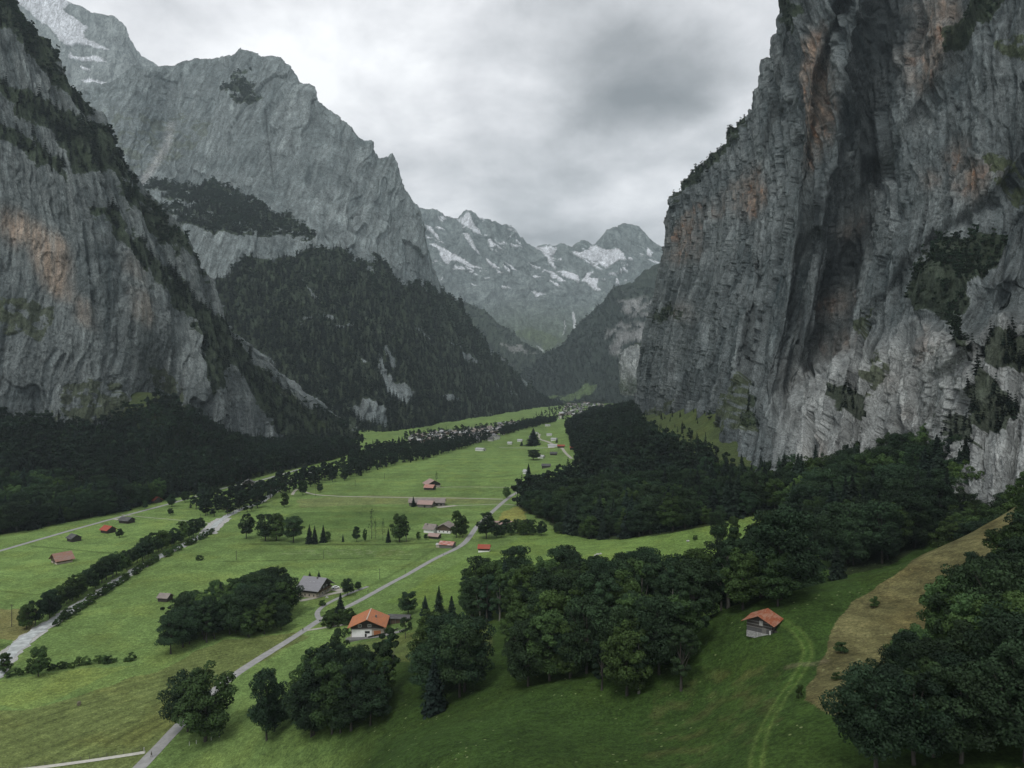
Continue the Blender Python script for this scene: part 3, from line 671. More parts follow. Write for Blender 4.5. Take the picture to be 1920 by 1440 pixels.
org = mask_uv(M, [[(1510,70),(1540,60),(1560,150),(1555,230),(1530,290),(1508,320),(1500,270),(1510,200),(1498,120)],[(1700,-10),(1790,-10),(1780,60),(1745,130),(1700,180),(1690,110),(1720,50)],
      [(1775,255),(1800,265),(1790,310),(1770,300)],[(1790,320),(1850,305),(1870,325),(1830,345),(1830,375),(1805,370),(1795,340)],[(1722,320),(1745,318),(1742,345),(1725,345)],
      [(1265,430),(1300,380),(1300,480),(1280,500),(1265,470)],[(1380,330),(1420,320),(1440,370),(1420,410),(1390,390)],[(1340,400),(1350,350),(1355,420)],[(1270,575),(1285,570),(1285,600),(1272,600)],
      [(1720,630),(1745,620),(1735,660),(1705,680)],[(1518,840),(1530,825),(1535,850),(1545,862),(1518,862)],[(1678,760),(1688,755),(1686,780),(1678,782)],[(1590,420),(1610,400),(1600,450)],[(1560,560),(1600,540),(1560,600)],[(1540,635),(1590,620),(1600,650),(1560,650)],[(1660,700),(1690,720),(1665,720)]], 13, 14)
on = np.clip(.55+.9*fbm(x/9, y/9, z/26+5, 4, .6), 0, 1)
oc = np.array((.25,.17,.115))*(.6+.9*on)[..., None]
hot = (fbm(x/16, y/16, z/22+11, 3) > .22)[..., None]
oc = np.where(hot, oc*np.array((1.3,.95,.68)), oc)
osoft = np.clip(.62+.8*fbm(x/6, y/6, z/60+2, 4, .6), 0, 1)
m = (soft(org, 9)*np.clip(on+.1, 0, .85)*osoft)[..., None]; x, y, z = xr, yr, zr; col = col*(1-m)+oc*m
green = mask_uv(M, [[(1340,760),(1390,700),(1405,760),(1410,800),(1370,800),(1345,850)],[(1190,780),(1240,760),(1280,740),(1240,790)],[(1600,600),(1640,580),(1620,640)],[(1840,290),(1920,270),(1920,400),(1860,350)],[(1850,80),(1920,60),(1920,110)],[(1640,640),(1660,690),(1640,760),(1600,700)]], 20, 30)
col = over(col, green & (fbm(x/8, y/8, z/8, 3) > -.12), .8, (.05,.065,.025))
GV = [[(1235,410),(1250,385),(1262,355),(1290,315),(1320,285),(1362,240),(1385,205),(1392,235),(1375,262),(1345,300),(1310,335),(1275,362),(1258,380)],
      [(1700,540),(1720,490),(1760,460),(1830,430),(1870,440),(1850,480),(1810,510),(1790,570),(1750,590),(1710,570)],[(1760,60),(1800,20),(1830,-20),(1870,-20),(1850,30),(1800,80),(1770,100)],
      [(1820,650),(1870,610),(1930,590),(1990,600),(1990,690),(1900,680),(1840,680)],[(1790,700),(1840,690),(1900,760),(1880,810),(1820,790),(1780,740)],[(1740,770),(1800,780),(1830,830),(1740,810)],
      [(1550,720),(1600,725),(1640,760),(1600,780),(1560,760)],[(1390,740),(1405,720),(1412,790),(1398,800)],[(1225,590),(1260,570),(1270,590),(1235,610)],[(1450,0),(1470,-20),(1500,20),(1480,60),(1455,50)],[(1760,570),(1800,590),(1810,640),(1770,620)]]
Gv = mask_uv(M, GV, 20, 18)
col = over(col, Gv, .85, VEG*.9)
MT['G'] = (M, Gv)
build_massif('cliff', M, disp, col, rock_mat('dark_limestone', 1.7, 1.2))
del x, y, z, disp, d1, d2, cr, bd, col
# ------------------------------------------------------------------ foliage and trees
def leaf_mat(name, c, var=.42):
    m, t, b = principled(name, .75, .12)
    r = t.new('ShaderNodeObjectInfo').outputs['Random']
    pos = t.new('ShaderNodeNewGeometry').outputs['Position']
    n = t.noise(pos, .32, 4, .65); big = t.noise(pos, .022, 3, .6)
    hue = t.mix(r, (c[0]*.9, c[1]*.95, c[2]*1.06, 1), (c[0]*1.14, c[1]*1.06, c[2]*.92, 1))
    f = t.math('MULTIPLY', t.math('MULTIPLY', t.ramp(n, [(.32, 1-var), (.5, 1.0), (.68, 1+var*1.3)]), t.ramp(big, [(.36, .66), (.5, .95), (.62, 1.5)])), t.math('ADD', .8, t.math('MULTIPLY', t.math('FRACT', t.math('MULTIPLY', r, 7.31)), .45)))
    t.put(b.inputs['Base Color'], t.mix(1.0, hue, f, 'MULTIPLY'))
    return m
LEAF = leaf_mat('broad_leaves', (.019, .037, .017)); NEEDLE = leaf_mat('needles', (.011, .021, .014))
LEAF_BRIGHT = leaf_mat('young_leaves', (.036, .066, .021))
BARK = flat_mat('bark', (.06, .056, .048), .95, .4, 3, .1, (1, 1, .2)); BARK_PALE = flat_mat('pale_bark', (.17, .165, .145), .9, .4, 3, .1, (1, 1, .3))
def quads(P, N, a, b, rs):
    """leaf quads at P facing N, half sizes a, b"""
    k = len(P); t = rs.normal(size=(k, 3)); t -= N*(t*N).sum(1, keepdims=True); t /= np.linalg.norm(t, axis=1, keepdims=True)+1e-9
    s = np.cross(N, t); a = a[:, None]; b = b[:, None]
    V = np.stack([P-t*a-s*b*.6, P+t*a*.2-s*b, P+t*a+s*b*.5, P-t*a*.3+s*b], 1).reshape(-1, 3)
    return V, np.arange(4*k).reshape(-1, 4)
def tube(pts, rads, sides=6):
    V = []; F = []
    for i, (p, r) in enumerate(zip(pts, rads)):
        p = np.array(p, float)
        d = np.array(pts[min(i+1, len(pts)-1)], float)-np.array(pts[max(i-1, 0)], float); d /= np.linalg.norm(d)+1e-9
        u = np.cross(d, (1, .1, .05)); 
        if np.linalg.norm(u) < .05: u = np.cross(d, (0, 1, 0))
        u /= np.linalg.norm(u); w = np.cross(d, u)
        for k in range(sides):
            a = 2*PI*k/sides; V.append(p+r*(math.cos(a)*u+math.sin(a)*w))
        if i:
            for k in range(sides):
                a0 = (i-1)*sides+k; a1 = (i-1)*sides+(k+1) % sides; F.append((a0, a1, a1+sides, a0+sides))
    return np.array(V), np.array(F)
def merge(parts):
    V = []; F = []; n = 0
    for v, f in parts: V.append(v); F.append(f+n); n += len(v)
    return np.concatenate(V), np.concatenate(F)
def broad(seed, nleaf=5200, H=20., W=12., base=.18, lobes=26, leaf=.34, sparse=0, tall=False):
    rs = np.random.RandomState(seed); cz = H*(base+(1-base)/2); rz = H*(1-base)/2
    C = []; R = []
    for i in range(lobes):
        a = rs.rand()*2*PI; h = rs.uniform(-.82, .86); rr = math.sqrt(max(0, 1-h*h))*rs.uniform(.35, 1.0)
        if h < 0: rr *= 1.0 if not tall else .85
        C.append((math.cos(a)*rr*W/2, math.sin(a)*rr*W/2, cz+h*rz*.9)); R.append(rs.uniform(.08, .19)*W*(1-.15*h))
    C = np.array(C); R = np.array(R)
    k = rs.choice(len(C), nleaf, p=R**2/np.sum(R**2)); d = rs.normal(size=(nleaf, 3)); d[:, 2] = d[:, 2]*.8+.28; d /= np.linalg.norm(d, axis=1, keepdims=True)
    rad = R[k]*(.62+.42*rs.rand(nleaf)**.7)
    P = C[k]+d*rad[:, None]*np.array((1, 1, .72)); P[:, 2] = np.clip(P[:, 2], H*.05, None)
    N = d+.62*rs.normal(size=d.shape)+np.array((0, 0, .25)); N /= np.linalg.norm(N, axis=1, keepdims=True)
    a = leaf*rs.uniform(.6, 1.45, nleaf)*H/20; crown = quads(P, N, a, a*.62, rs)
    tr = [tube([(0, 0, -H*.03), (.01*H, 0, H*.2), (.0, .01*H, H*.45), (0, 0, H*.72)], [H*.021, H*.016, H*.011, H*.004], 7)]
    for i in range(min(9, lobes)):
        c = C[i]; z0 = H*rs.uniform(.16, .45); tr.append(tube([(0, 0, z0), tuple(c*np.array((.5, .5, 0))+np.array((0, 0, (z0+c[2])/2+.3))), tuple(c)], [H*.008, H*.005, H*.002], 5))
    return crown, merge(tr)
def spruce(seed, H=22., W=6.5, levels=30, per=9, base=.04, leaf=1.0, open_=0.):
    rs = np.random.RandomState(seed); P = []; N = []; A = []; B = []
    for i in range(levels):
        f = (i+.5)/levels; z = H*(base+(1-base)*f); r = W/2*(1-f)**.85*(rs.uniform(.8, 1.12))
        n = max(4, int(per*(1-f*.55))); ph = rs.rand()*6
        for k in range(n):
            if rs.rand() < open_: continue
            a = ph+2*PI*k/n+rs.normal()*.15; rr = r*rs.uniform(.75, 1.15)
            for q in (.3, .62, .92):
                P.append((math.cos(a)*rr*q, math.sin(a)*rr*q, z-rr*.38*q+rs.normal()*.12)); v = np.array((math.cos(a)*.45, math.sin(a)*.45, .85))+rs.normal(size=3)*.33
                N.append(v/np.linalg.norm(v)); A.append(leaf*(.35+.17*rr)*(1.1-q*.45)); B.append(leaf*(.25+.13*rr)*(1.1-q*.4))
    P = np.array(P); N = np.array(N)
    crown = quads(P, N, np.array(A), np.array(B), rs)
    return crown, tube([(0, 0, -H*.03), (0, 0, H*.5), (0, 0, H*.99)], [H*.014, H*.009, H*.001], 6)
def bare(seed, H=20.):
    rs = np.random.RandomState(seed); tr = [tube([(0, 0, -.5), (.2, 0, H*.5), (0, .2, H)], [.22, .14, .03], 6)]; P = []
    for i in range(26):
        z = H*rs.uniform(.25, .98); a = rs.rand()*6.3; L = (1.15-z/H)*H*.16*rs.uniform(.5, 1.2)
        e = (math.cos(a)*L, math.sin(a)*L, z+L*.5); tr.append(tube([(0, .1, z), e], [.05, .02], 4))
        for q in range(9): P.append(np.array(e)*np.array((.9, .9, 1))+rs.normal(size=3)*.45)
    P = np.array(P); N = rs.normal(size=P.shape); N /= np.linalg.norm(N, axis=1, keepdims=True); a = rs.uniform(.15, .32, len(P))
    return quads(P, N, a, a*.7, rs), merge(tr)
def proto(kind, parts, leafm, barkm):
    c, t = parts; return (mesh_np(kind+'_crown', c[0], c[1], leafm), mesh_np(kind+'_trunk', t[0], t[1], barkm))
HB = [proto('broadleaf', broad(10+i, 15000, 20, 11.5+1.6*(i % 3), .03+.05*(i % 3), 72, .25), LEAF if i % 3 else LEAF_BRIGHT, BARK) for i in range(6)]
HTALL = [proto('tall_broadleaf', broad(40+i, 10000, 22, 8.5, .12, 30, .26, tall=True), LEAF, BARK_PALE if i == 1 else BARK) for i in range(3)]
HC = [proto('spruce', spruce(60+i, 22, 12.5-.8*i, 34, 15, leaf=1.2), NEEDLE, BARK) for i in range(3)]
HS = [proto('shrub', broad(80+i, 2800, 5, 6, .0, 22, .8), LEAF_BRIGHT, BARK) for i in range(3)]
HBARE = [proto('sparse_tree', bare(90+i), LEAF, BARK) for i in range(2)]
HORCH = [proto('orchard_tree', broad(95, 2600, 20, 17, .22, 18, .42), LEAF, BARK)]
MESHH = {'b': 20., 't': 22., 'c': 22., 's': 5., 'x': 20., 'o': 20.}
SETS = {'b': HB, 't': HTALL, 'c': HC, 's': HS, 'x': HBARE, 'o': HORCH}
NAMES = {'b': ('broadleaf_tree', 'tree'), 't': ('broadleaf_tree', 'tree'), 'c': ('spruce_tree', 'conifer'), 's': ('shrub', 'shrub'), 'x': ('sparse_tree', 'tree'), 'o': ('orchard_tree', 'tree')}
_tr = random.Random(5)
TREES = []
QUEUE = []
def tree(kind, x, y, H, label, group=None, wide=1.0, z=None):
    QUEUE.append((kind, float(x), float(y), float(H), label, group, wide))
def build_tree(kind, x, y, H, label, group=None, wide=1.0, z=None):
    crown, trunk = _tr.choice(SETS[kind]); nm, cat = NAMES[kind]
    o = link(nm, None, label=label, category=cat)
    if group: o['group'] = group
    s = H/MESHH[kind]; o.location = (x, y, float(hz(x, y)) if z is None else z)
    o.scale = (s*wide*_tr.uniform(.92, 1.08), s*wide*_tr.uniform(.92, 1.08), s); o.rotation_euler = (0, 0, _tr.uniform(0, 6.28))
    c = link('crown', crown, o); t = link('trunk', trunk, o)
    TREES.append(o); return o
def tree_px(kind, u, v, hpx, label, group=None, wide=1.0):
    p = at(u, v); return tree(kind, p[0], p[1], hpx*p[1]/1280, label, group, wide)
def spots(pts, spacing, seed, jitter=.42, xy=False):
    poly = pts if xy else ground_poly(pts); rs = random.Random(seed); out = []
    xs = [p[0] for p in poly]; ys = [p[1] for p in poly]
    nx = int((max(xs)-min(xs))/spacing)+2; ny = int((max(ys)-min(ys))/spacing/.87)+2
    g = np.array([(min(xs)+(i+.5*(j % 2)+rs.uniform(-jitter, jitter))*spacing, min(ys)+(j*.87+rs.uniform(-jitter, jitter))*spacing) for j in range(ny) for i in range(nx)])
    return g[inpoly(g[:, 0], g[:, 1], poly)]
# single trees, each with what tells it apart
ONE = [
 ('b',385,1390,156,1.15,'huge dark spreading tree overhanging the road at lower left'),('b',352,1372,120,.9,'dark tree crowded against the left side of the huge roadside tree'),
 ('b',500,1388,142,.72,'tall two-tiered tree standing just right of the huge roadside tree'),('b',515,1372,90,.8,'smaller tree tucked behind the tall two-tiered one'),
 ('o',640,1238,62,.9,'lone spreading tree on the grass below the orange-roofed farmhouse'),('o',760,1198,40,.75,'thin crooked tree at the end of the farmhouse terrace fence'),
 ('b',765,1152,46,1.1,'round dark tree right of the orange-roofed farmhouse'),('c',797,1152,36,1.0,'shorter spruce between the round tree and the tall spruce'),('c',823,1152,54,.9,'tall pointed spruce left of the hillside copse'),
 ('c',638,1162,50,1.1,'dark conifer at the road bend above the farmhouse drive'),('b',652,1117,34,1.0,'bushy tree on the grey farmhouse drive'),('b',672,1106,16,1.2,'small round bush beside the bushy drive tree'),
 ('c',581,1090,18,1.2,'squat conifer behind the grey roof'),('c',598,1092,22,1.0,'pointed conifer behind the right end of the grey roof'),('s',605,1136,12,.9,'small dark bush on the inside of the road bend'),
 ('b',462,1010,50,.8,'leftmost narrow tree of the hedgerow across the mid meadow'),('b',498,1014,54,1.0,'second tree of the mid meadow hedgerow, with open trunks'),('b',518,1014,55,1.0,'third tree of the mid meadow hedgerow'),
 ('b',550,1017,50,1.1,'round tree right of the open-trunked pair in the hedgerow'),('c',580,1019,36,.9,'left of two dark spruces standing close in the hedgerow'),('c',590,1019,34,.9,'right of two dark spruces standing close in the hedgerow'),
 ('c',606,1017,33,.8,'spruce with a low round bush against it'),('b',614,1015,20,1.1,'low round bush against the hedgerow spruce'),('c',643,1016,15,.8,'tiny spruce alone in the hedgerow gap'),
 ('b',669,1016,30,.7,'thin light tree left in the row of spindly trees'),('b',684,1016,28,.5,'narrow light tree beside the spindly ones'),('x',697,1010,55,1.0,'tallest spindly half-bare tree in the meadow row'),
 ('x',704,1010,40,.7,'bare pole-like tree right of the tallest spindly one'),('x',718,1014,44,.9,'thin bare tree left of the short dark spruce'),('c',728,1017,27,.8,'short dark spruce left of the big oval tree'),
 ('b',749,1016,58,.95,'big oval dark tree at the right end of the meadow row'),('t',762,1016,44,.7,'dark narrow tree leaning on the big oval tree'),('b',785,1012,16,1.0,'small round tree right of the big oval tree'),('b',799,1012,11,1.0,'smallest round tree beside the lane houses'),
 ('b',568,928,30,.9,'tree at the left start of the pale cross track'),('b',600,923,17,1.0,'small tree above the pale cross track'),('b',533,951,29,.9,'lone tree at the bend of the river meadow'),
 ('b',856,1008,54,.75,'tall dark twin-stemmed tree between the lane house and road'),('b',868,1008,46,.7,'right partner of the tall tree by the lane house'),
 ('b',912,1010,52,1.05,'broad dark tree leaning over the road bend'),('b',950,934,24,1.0,'round tree standing alone at the road junction'),('c',991,889,20,1.2,'lone dark pointed tree in the far green field'),
 ('c',1000,835,32,2.0,'massive dark conifer near the far farm'),('c',978,836,9,1.6,'small dark conifer left of the massive far conifer'),('b',1000,862,20,1.8,'wide dark tree group in the far green field'),
 ('x',818,905,22,1.3,'shaggy tree behind the brown chalet'),('c',775,950,20,1.0,'dark conifer at the left end of the long barn'),('c',1044,830,10,1.0,'slim conifer by the far farm lane'),
 ('b',1345,1024,70,.8,'tree in front of the upper meadow corner'),('b',1375,1020,55,.8,'second tree below the upper meadow corner'),
 ('b',72,1268,62,.9,'dark round tree by the stream at far left'),('b',8,1262,40,1.1,'tree cut by the left edge beside the river'),('b',322,950,24,1.0,'dark tree where the valley road meets the wood'),('b',272,955,17,.9,'small tree above the valley road'),
 ('b',320,966,14,1.0,'little tree below the valley road'),('b',224,1008,18,1.1,'pale airy tree beside the red-roofed barn'),('b',347,942,22,.9,'light tree at the wood corner by the valley road'),('c',852,812,9,.9,'slim dark conifer among the village roofs'),
 ('c',748,835,18,.9,'left of two slim poplars at the village field'),('c',754,835,18,.9,'right of two slim poplars at the village field'),
 ('s',300,1121,8,1.1,'shrub behind the small grey-roofed hut'),
 ('s',1578,1224,22,.9,'largest dark shrub on the brown slope'),('s',1568,1275,16,.9,'round shrub low on the brown slope'),('s',1638,1138,20,.8,'shrub highest on the brown slope'),('s',1500,1310,26,.5,'narrow dark bush where the wheel tracks meet the bank'),('s',1546,1326,10,1.2,'low scrub at the foot of the brown slope'),
 ('b',1935,1000,125,1.0,'tall tree topping the upper right corner wood'),
 ('s',1304,1012,9,1.2,'dark bush in the upper meadow'),('s',375,1050,9,1.5,'faint low shrub in the left middle meadow'),
]
for (k, u, v, h, w, lab) in ONE: tree_px(k, u, v, h, lab, None, w)
def grove(pts, spacing, seed, kinds, hm, label, group, xy=False):
    for (x, y) in spots(pts, spacing, seed, .48, xy=xy):
        k = _tr.choice(kinds); tree(k, x, y, hm*_tr.uniform(.7, 1.18), label, group)
grove([(288,1234),(380,1213),(470,1195),(535,1180),(540,1150),(515,1125),(460,1140),(375,1165),(315,1192)], 6.2, 1, 'bbbt', 17.5, 'dark leafy tree in the copse left of the grey-roofed farmhouse', 'trees of the copse left of the grey farmhouse')
grove([(575,1382),(610,1386),(690,1364),(745,1330),(738,1292),(640,1308),(578,1345)], 5.6, 2, 'bbt', 19.5, 'dark tree in the clump along the lower edge of the farmhouse slope', 'trees of the lower slope clump')
grove([(795,1342),(850,1324),(878,1290),(875,1238),(830,1222),(805,1260)], 6.0, 3, 'bbbc', 19, 'tall dark tree in the narrow clump between farmhouse slope and big grove', 'trees of the narrow middle clump')
grove([(872,1166),(935,1172),(1010,1160),(1100,1140),(1110,1105),(1000,1110),(910,1122),(875,1135)], 8.0, 4, 'bbt', 20, 'leafy tree in the row behind the big hillside grove', 'trees of the back row')
grove([(962,1294),(1000,1288),(1100,1303),(1200,1316),(1275,1318),(1285,1280),(1315,1238),(1338,1222),(1335,1185),(1325,1160),(1240,1130),(1120,1130),(1010,1190),(965,1230)], 7.4, 5, 'bbbtt', 19, 'tall leafy tree in the big grove on the hillside', 'trees of the big hillside grove')
grove([(1345,1165),(1400,1158),(1480,1135),(1520,1105),(1500,1070),(1420,1085),(1350,1110)], 8.5, 6, 'bbt', 22, 'dense dark tree in the clump just behind the weathered barn', 'trees of the clump behind the barn')
grove([(1660,1480),(1625,1430),(1615,1385),(1640,1330),(1695,1265),(1742,1215),(1800,1160),(1870,1105),(1945,1058),(2040,1000),(2150,950),(2150,1480)], 6.6, 7, 'bbbb', 14, 'leafy tree of the wood rising at the right edge', 'trees of the right edge wood')
grove([(610,1182),(660,1172),(665,1158),(625,1150),(612,1160)], 4.0, 8, 's', 5, 'low bush in the thicket at the farm lane junction', 'bushes at the lane junction')
grove([(925,1010),(1060,1003),(1055,995),(930,996)], 9, 9, 'b', 11, 'bushy tree in the dark hedge right of the road bend', 'trees of the hedge right of the road')
RIV = [(-30,1290),(0,1245),(30,1215),(62,1185),(100,1168),(140,1140),(180,1115),(220,1090),(260,1065),(300,1043),(340,1025),(370,1010),(395,995)]
_r = random.Random(3)
def along(line, n):
    P = [at(*q) for q in line]; L = [0]
    for a, b in zip(P[:-1], P[1:]): L.append(L[-1]+np.hypot(*(b-a)))
    for i in range(n):
        s = (i+.5)/n*L[-1]; k = min(int(np.searchsorted(L, s)), len(P)-1); k = max(k, 1); f = (s-L[k-1])/(L[k]-L[k-1])
        yield P[k-1]+(P[k]-P[k-1])*f, (P[k]-P[k-1])/(L[k]-L[k-1])
for p, d in along(RIV[3:], 40):
    nrm = np.array((-d[1], d[0])); q = p+nrm*_r.uniform(5, 9); tree('b', q[0], q[1], _r.uniform(9, 16), 'leafy tree in the belt on the far bank of the river', 'trees of the river belt')
for p, d in along(RIV[3:], 64):
    nrm = np.array((-d[1], d[0]))
    if _r.random() < .8: q = p-nrm*_r.uniform(2.4, 5); tree('s', q[0], q[1], _r.uniform(2.5, 5), 'low bush on the near bank of the river', 'bushes on the near river bank')
for p, d in along([(0,1272),(60,1262),(120,1252),(190,1244),(250,1236)], 22):
    tree('s', p[0]+_r.uniform(-1, 1), p[1]+_r.uniform(-1.5, 1.5), _r.uniform(1.6, 3.6), 'bush of the ditch hedge crossing the lower left meadows', 'bushes of the ditch hedge')
def plant():
    """the trees that show largest become objects; those hidden among them join the stuff of their grove"""
    buf = np.zeros((1440, 1920), bool); vis = []
    for i in sorted(range(len(QUEUE)), key=lambda i: QUEUE[i][2]):
        kind, x, y, H, lab, g, w = QUEUE[i]; z = float(hz(x, y)); W = H*w*({'b': .6, 't': .4, 'c': .3, 's': 1.2, 'x': .3, 'o': .85}[kind])
        u = 960+1280*x/y; v1 = 720-(z+H*.95-CAMZ)/y*1280; v0 = 720-(z+H*.12-CAMZ)/y*1280; du = W/2/y*1280*.9
        a, b, c, d = (int(np.clip(q, 0, m)) for q, m in ((v1, 1440), (v0, 1440), (u-du, 1920), (u+du, 1920)))
        r = buf[a:b, c:d]; vis.append((int((~r).sum()), i)); r[:] = True
    n = {}; rest = []
    for k, i in sorted(vis, reverse=True):
        q = QUEUE[i]; fam = 'broad' if q[0] in 'btxo' else q[0]; single = q[5] is None
        if single or (n.get(fam, 0) < {'broad': 235, 'c': 250, 's': 250}[fam] and k > 6): n[fam] = n.get(fam, 0)+(not single); build_tree(*q)
        else: rest.append(q)
    print('tree objects', len(TREES), 'joined as stuff', len(rest)); return rest
REST = plant()

# ---- woods nobody could count: instanced on points
def forest_proto(name, parts, leafm):
    c, t = parts; v, f = merge([c, t]); me = mesh_np(name, v, f, leafm); me.materials.append(BARK)
    mi = np.zeros(len(f), np.int32); mi[len(c[1]):] = 1; me.polygons.foreach_set('material_index', mi)
    return bpy.data.objects.new(name, me)
FM = leaf_mat('wood_leaves', (.013, .025, .014)); FN = leaf_mat('wood_needles', (.0085, .016, .0115))
FO = [forest_proto('wood_broadleaf', broad(110+i, 900, 20, 11.5, .12, 16, .85), FM) for i in range(4)]+[forest_proto('wood_spruce', spruce(120+i, 22, 6.6, 15, 7, leaf=1.7), FN) for i in range(2)]
FF = [forest_proto('distant_broadleaf', broad(130+i, 110, 18, 12, .05, 8, 2.3), FM) for i in range(2)]+[forest_proto('distant_spruce', spruce(140+i, 22, 8, 6, 5, leaf=3.0), FN) for i in range(3)]
def make_gn(protos, key):
    ng = bpy.data.node_groups.new('tree_scatter_'+key, 'GeometryNodeTree')
    ng.interface.new_socket('Geometry', in_out='INPUT', socket_type='NodeSocketGeometry'); ng.interface.new_socket('Geometry', in_out='OUTPUT', socket_type='NodeSocketGeometry')
    n, l = ng.nodes, ng.links; gi = n.new('NodeGroupInput'); go = n.new('NodeGroupOutput'); jn = n.new('GeometryNodeJoinGeometry')
    def attr(nm, ty):
        a = n.new('GeometryNodeInputNamedAttribute'); a.data_type = ty; a.inputs['Name'].default_value = nm; return a.outputs['Attribute']
    kd, sc, ro = attr('kind', 'INT'), attr('scl', 'FLOAT_VECTOR'), attr('rot', 'FLOAT_VECTOR')
    for i, ob in enumerate(protos):
        cmp_ = n.new('FunctionNodeCompare'); cmp_.data_type = 'INT'; cmp_.operation = 'EQUAL'; l.new(kd, cmp_.inputs[2]); cmp_.inputs[3].default_value = i
        oi = n.new('GeometryNodeObjectInfo'); oi.inputs['Object'].default_value = ob; oi.inputs['As Instance'].default_value = True
        ip = n.new('GeometryNodeInstanceOnPoints'); l.new(gi.outputs[0], ip.inputs['Points']); l.new(cmp_.outputs[0], ip.inputs['Selection'])
        l.new(oi.outputs['Geometry'], ip.inputs['Instance']); l.new(ro, ip.inputs['Rotation']); l.new(sc, ip.inputs['Scale']); l.new(ip.outputs[0], jn.inputs[0])
    l.new(jn.outputs[0], go.inputs[0]); return ng
def joined(name, pr):
    a, b = pr; n0 = len(a.vertices); V = []; F = []; o = 0
    for me in pr:
        v = np.empty(len(me.vertices)*3, np.float32); me.vertices.foreach_get('co', v); f = np.empty(len(me.loops), np.int32); me.loops.foreach_get('vertex_index', f); V.append(v.reshape(-1, 3)); F.append(f.reshape(-1, 4)+o); o += len(me.vertices)
    me = mesh_np(name, np.concatenate(V), np.concatenate(F), a.materials[0]); me.materials.append(b.materials[0]); mi = np.zeros(len(me.polygons), np.int32); mi[len(F[0]):] = 1; me.polygons.foreach_set('material_index', mi)
    return bpy.data.objects.new(name, me)
FNR = [joined('wood_near_broadleaf', HB[i]) for i in (0, 1, 2, 5)]+[joined('wood_near_spruce', HC[i]) for i in (0, 1)]
GN_NEAR = make_gn(FNR, 'near'); GN_MID = make_gn(FO, 'mid'); GN_FAR = make_gn(FF, 'far')
def forest(label, P, H, far=False, conifer=.5, seed=0, name='forest', near=False):
    rs = np.random.RandomState(seed); n = len(P); me = bpy.data.meshes.new(name); me.vertices.add(n); me.vertices.foreach_set('co', np.asarray(P, np.float32).ravel())
    nb, nc = (2, 3) if far else (4, 2)
    con = rs.rand(n) < (conifer+.35*pnoise(P[:, 0]/70, P[:, 1]/70, P[:, 2]/70) if np.isscalar(conifer) else conifer)
    kd = np.where(con, nb+rs.randint(0, nc, n), rs.randint(0, nb, n)).astype(np.int32)
    s = (H/20*rs.uniform(.5, 1.4, n)).astype(np.float32); w = s*rs.uniform(.85, 1.15, n)
    a = me.attributes.new('kind', 'INT', 'POINT'); a.data.foreach_set('value', kd)
    a = me.attributes.new('scl', 'FLOAT_VECTOR', 'POINT'); a.data.foreach_set('vector', np.stack([w, w, s], 1).astype(np.float32).ravel())
    r = np.zeros((n, 3), np.float32); r[:, 2] = rs.rand(n)*6.28; r[:, :2] = rs.normal(size=(n, 2))*.05
    a = me.attributes.new('rot', 'FLOAT_VECTOR', 'POINT'); a.data.foreach_set('vector', r.ravel())
    o = link(name, me, label=label, kind='stuff'); md = o.modifiers.new('scatter', 'NODES'); md.node_group = GN_FAR if far else (GN_NEAR if near else GN_MID)
    print('forest', label, n); return o
def ground_forest(label, pts, spacing, H, seed, far=False, conifer=.5, xy=False, keep=None, split=0):
    g = spots(pts, spacing, seed, xy=xy)
    if keep is not None: g = g[keep(g)]
    z = hz(g[:, 0], g[:, 1]); P = np.stack([g[:, 0], g[:, 1], z-.3], 1)
    if split:
        k = P[:, 1] < split; forest(label+', its nearer part', P[k], H, False, conifer, seed, near=True); return forest(label+', its farther part', P[~k], H, far, conifer, seed+50)
    return forest(label, P, H, far, conifer, seed)
ground_forest('dark mixed wood below the left cliff', POLY_LEFT, 8.2, 19, 21, split=700, conifer=.4, keep=lambda g: ~inpoly(g[:, 0], g[:, 1], ground_poly([(600,885),(640,870),(760,820),(760,840),(640,870)])))
talus = ground_poly(POLY_GRASS_TALUS)
def keep_right(g):
    t = inpoly(g[:, 0], g[:, 1], talus); n = fbm(g[:, 0]/30, g[:, 1]/30, 0*g[:, 0], 3)
    u = 960+1280*g[:, 0]/g[:, 1]
    cl = fbm(g[:, 0]/45+3, g[:, 1]/45, 0*g[:, 0], 3) > .42
    return ~cl & ~(t & (n < .25+.45*pnoise(g[:, 0]/80, g[:, 1]/80, 0*g[:, 0]+5)+.25*sstep(g[:, 1], 600, 900)))
ground_forest('dense wood under the right cliff', POLY_RIGHT, 8.8, 21, 22, conifer=.25, keep=keep_right, split=620)
ground_forest('thick trees on the lower part of the grassy slope under the right cliff', [(1180,830),(1250,835),(1330,845),(1345,870),(1345,900),(1250,880),(1200,860)], 9.5, 15, 41, conifer=.45)
ground_forest('scattered small spruces on the steep grass under the right cliff', [(1185,785),(1240,772),(1330,735),(1350,760),(1340,800),(1345,845),(1250,835),(1190,825)], 30, 10, 42, conifer=.6)
_hol = [((u-960)/1280*D, D) for u, D in ((1800,262),(1775,330),(1780,400),(1850,432),(2250,400),(2250,262),(1930,246))]
_hg = spots(_hol, 7.0, 43, xy=True); forest('dark trees in the hollow behind the upper end of the brown slope', np.array([(a, b, float(hz(a, b))-.3) for a, b in _hg]), 17, False, .2, 43, near=True)
FLOOR1 = [(352,955),(400,972),(470,962),(505,938),(545,925),(600,912),(660,898),(735,874),(800,862),(880,838),(940,818),(1000,802),(1040,792),(1045,786),(1000,790),(975,800),(950,806),(930,822),(880,826),(800,836),(740,840),(700,842),(640,872),(600,893),(560,900),(520,905),(480,918),(440,935),(380,938)]
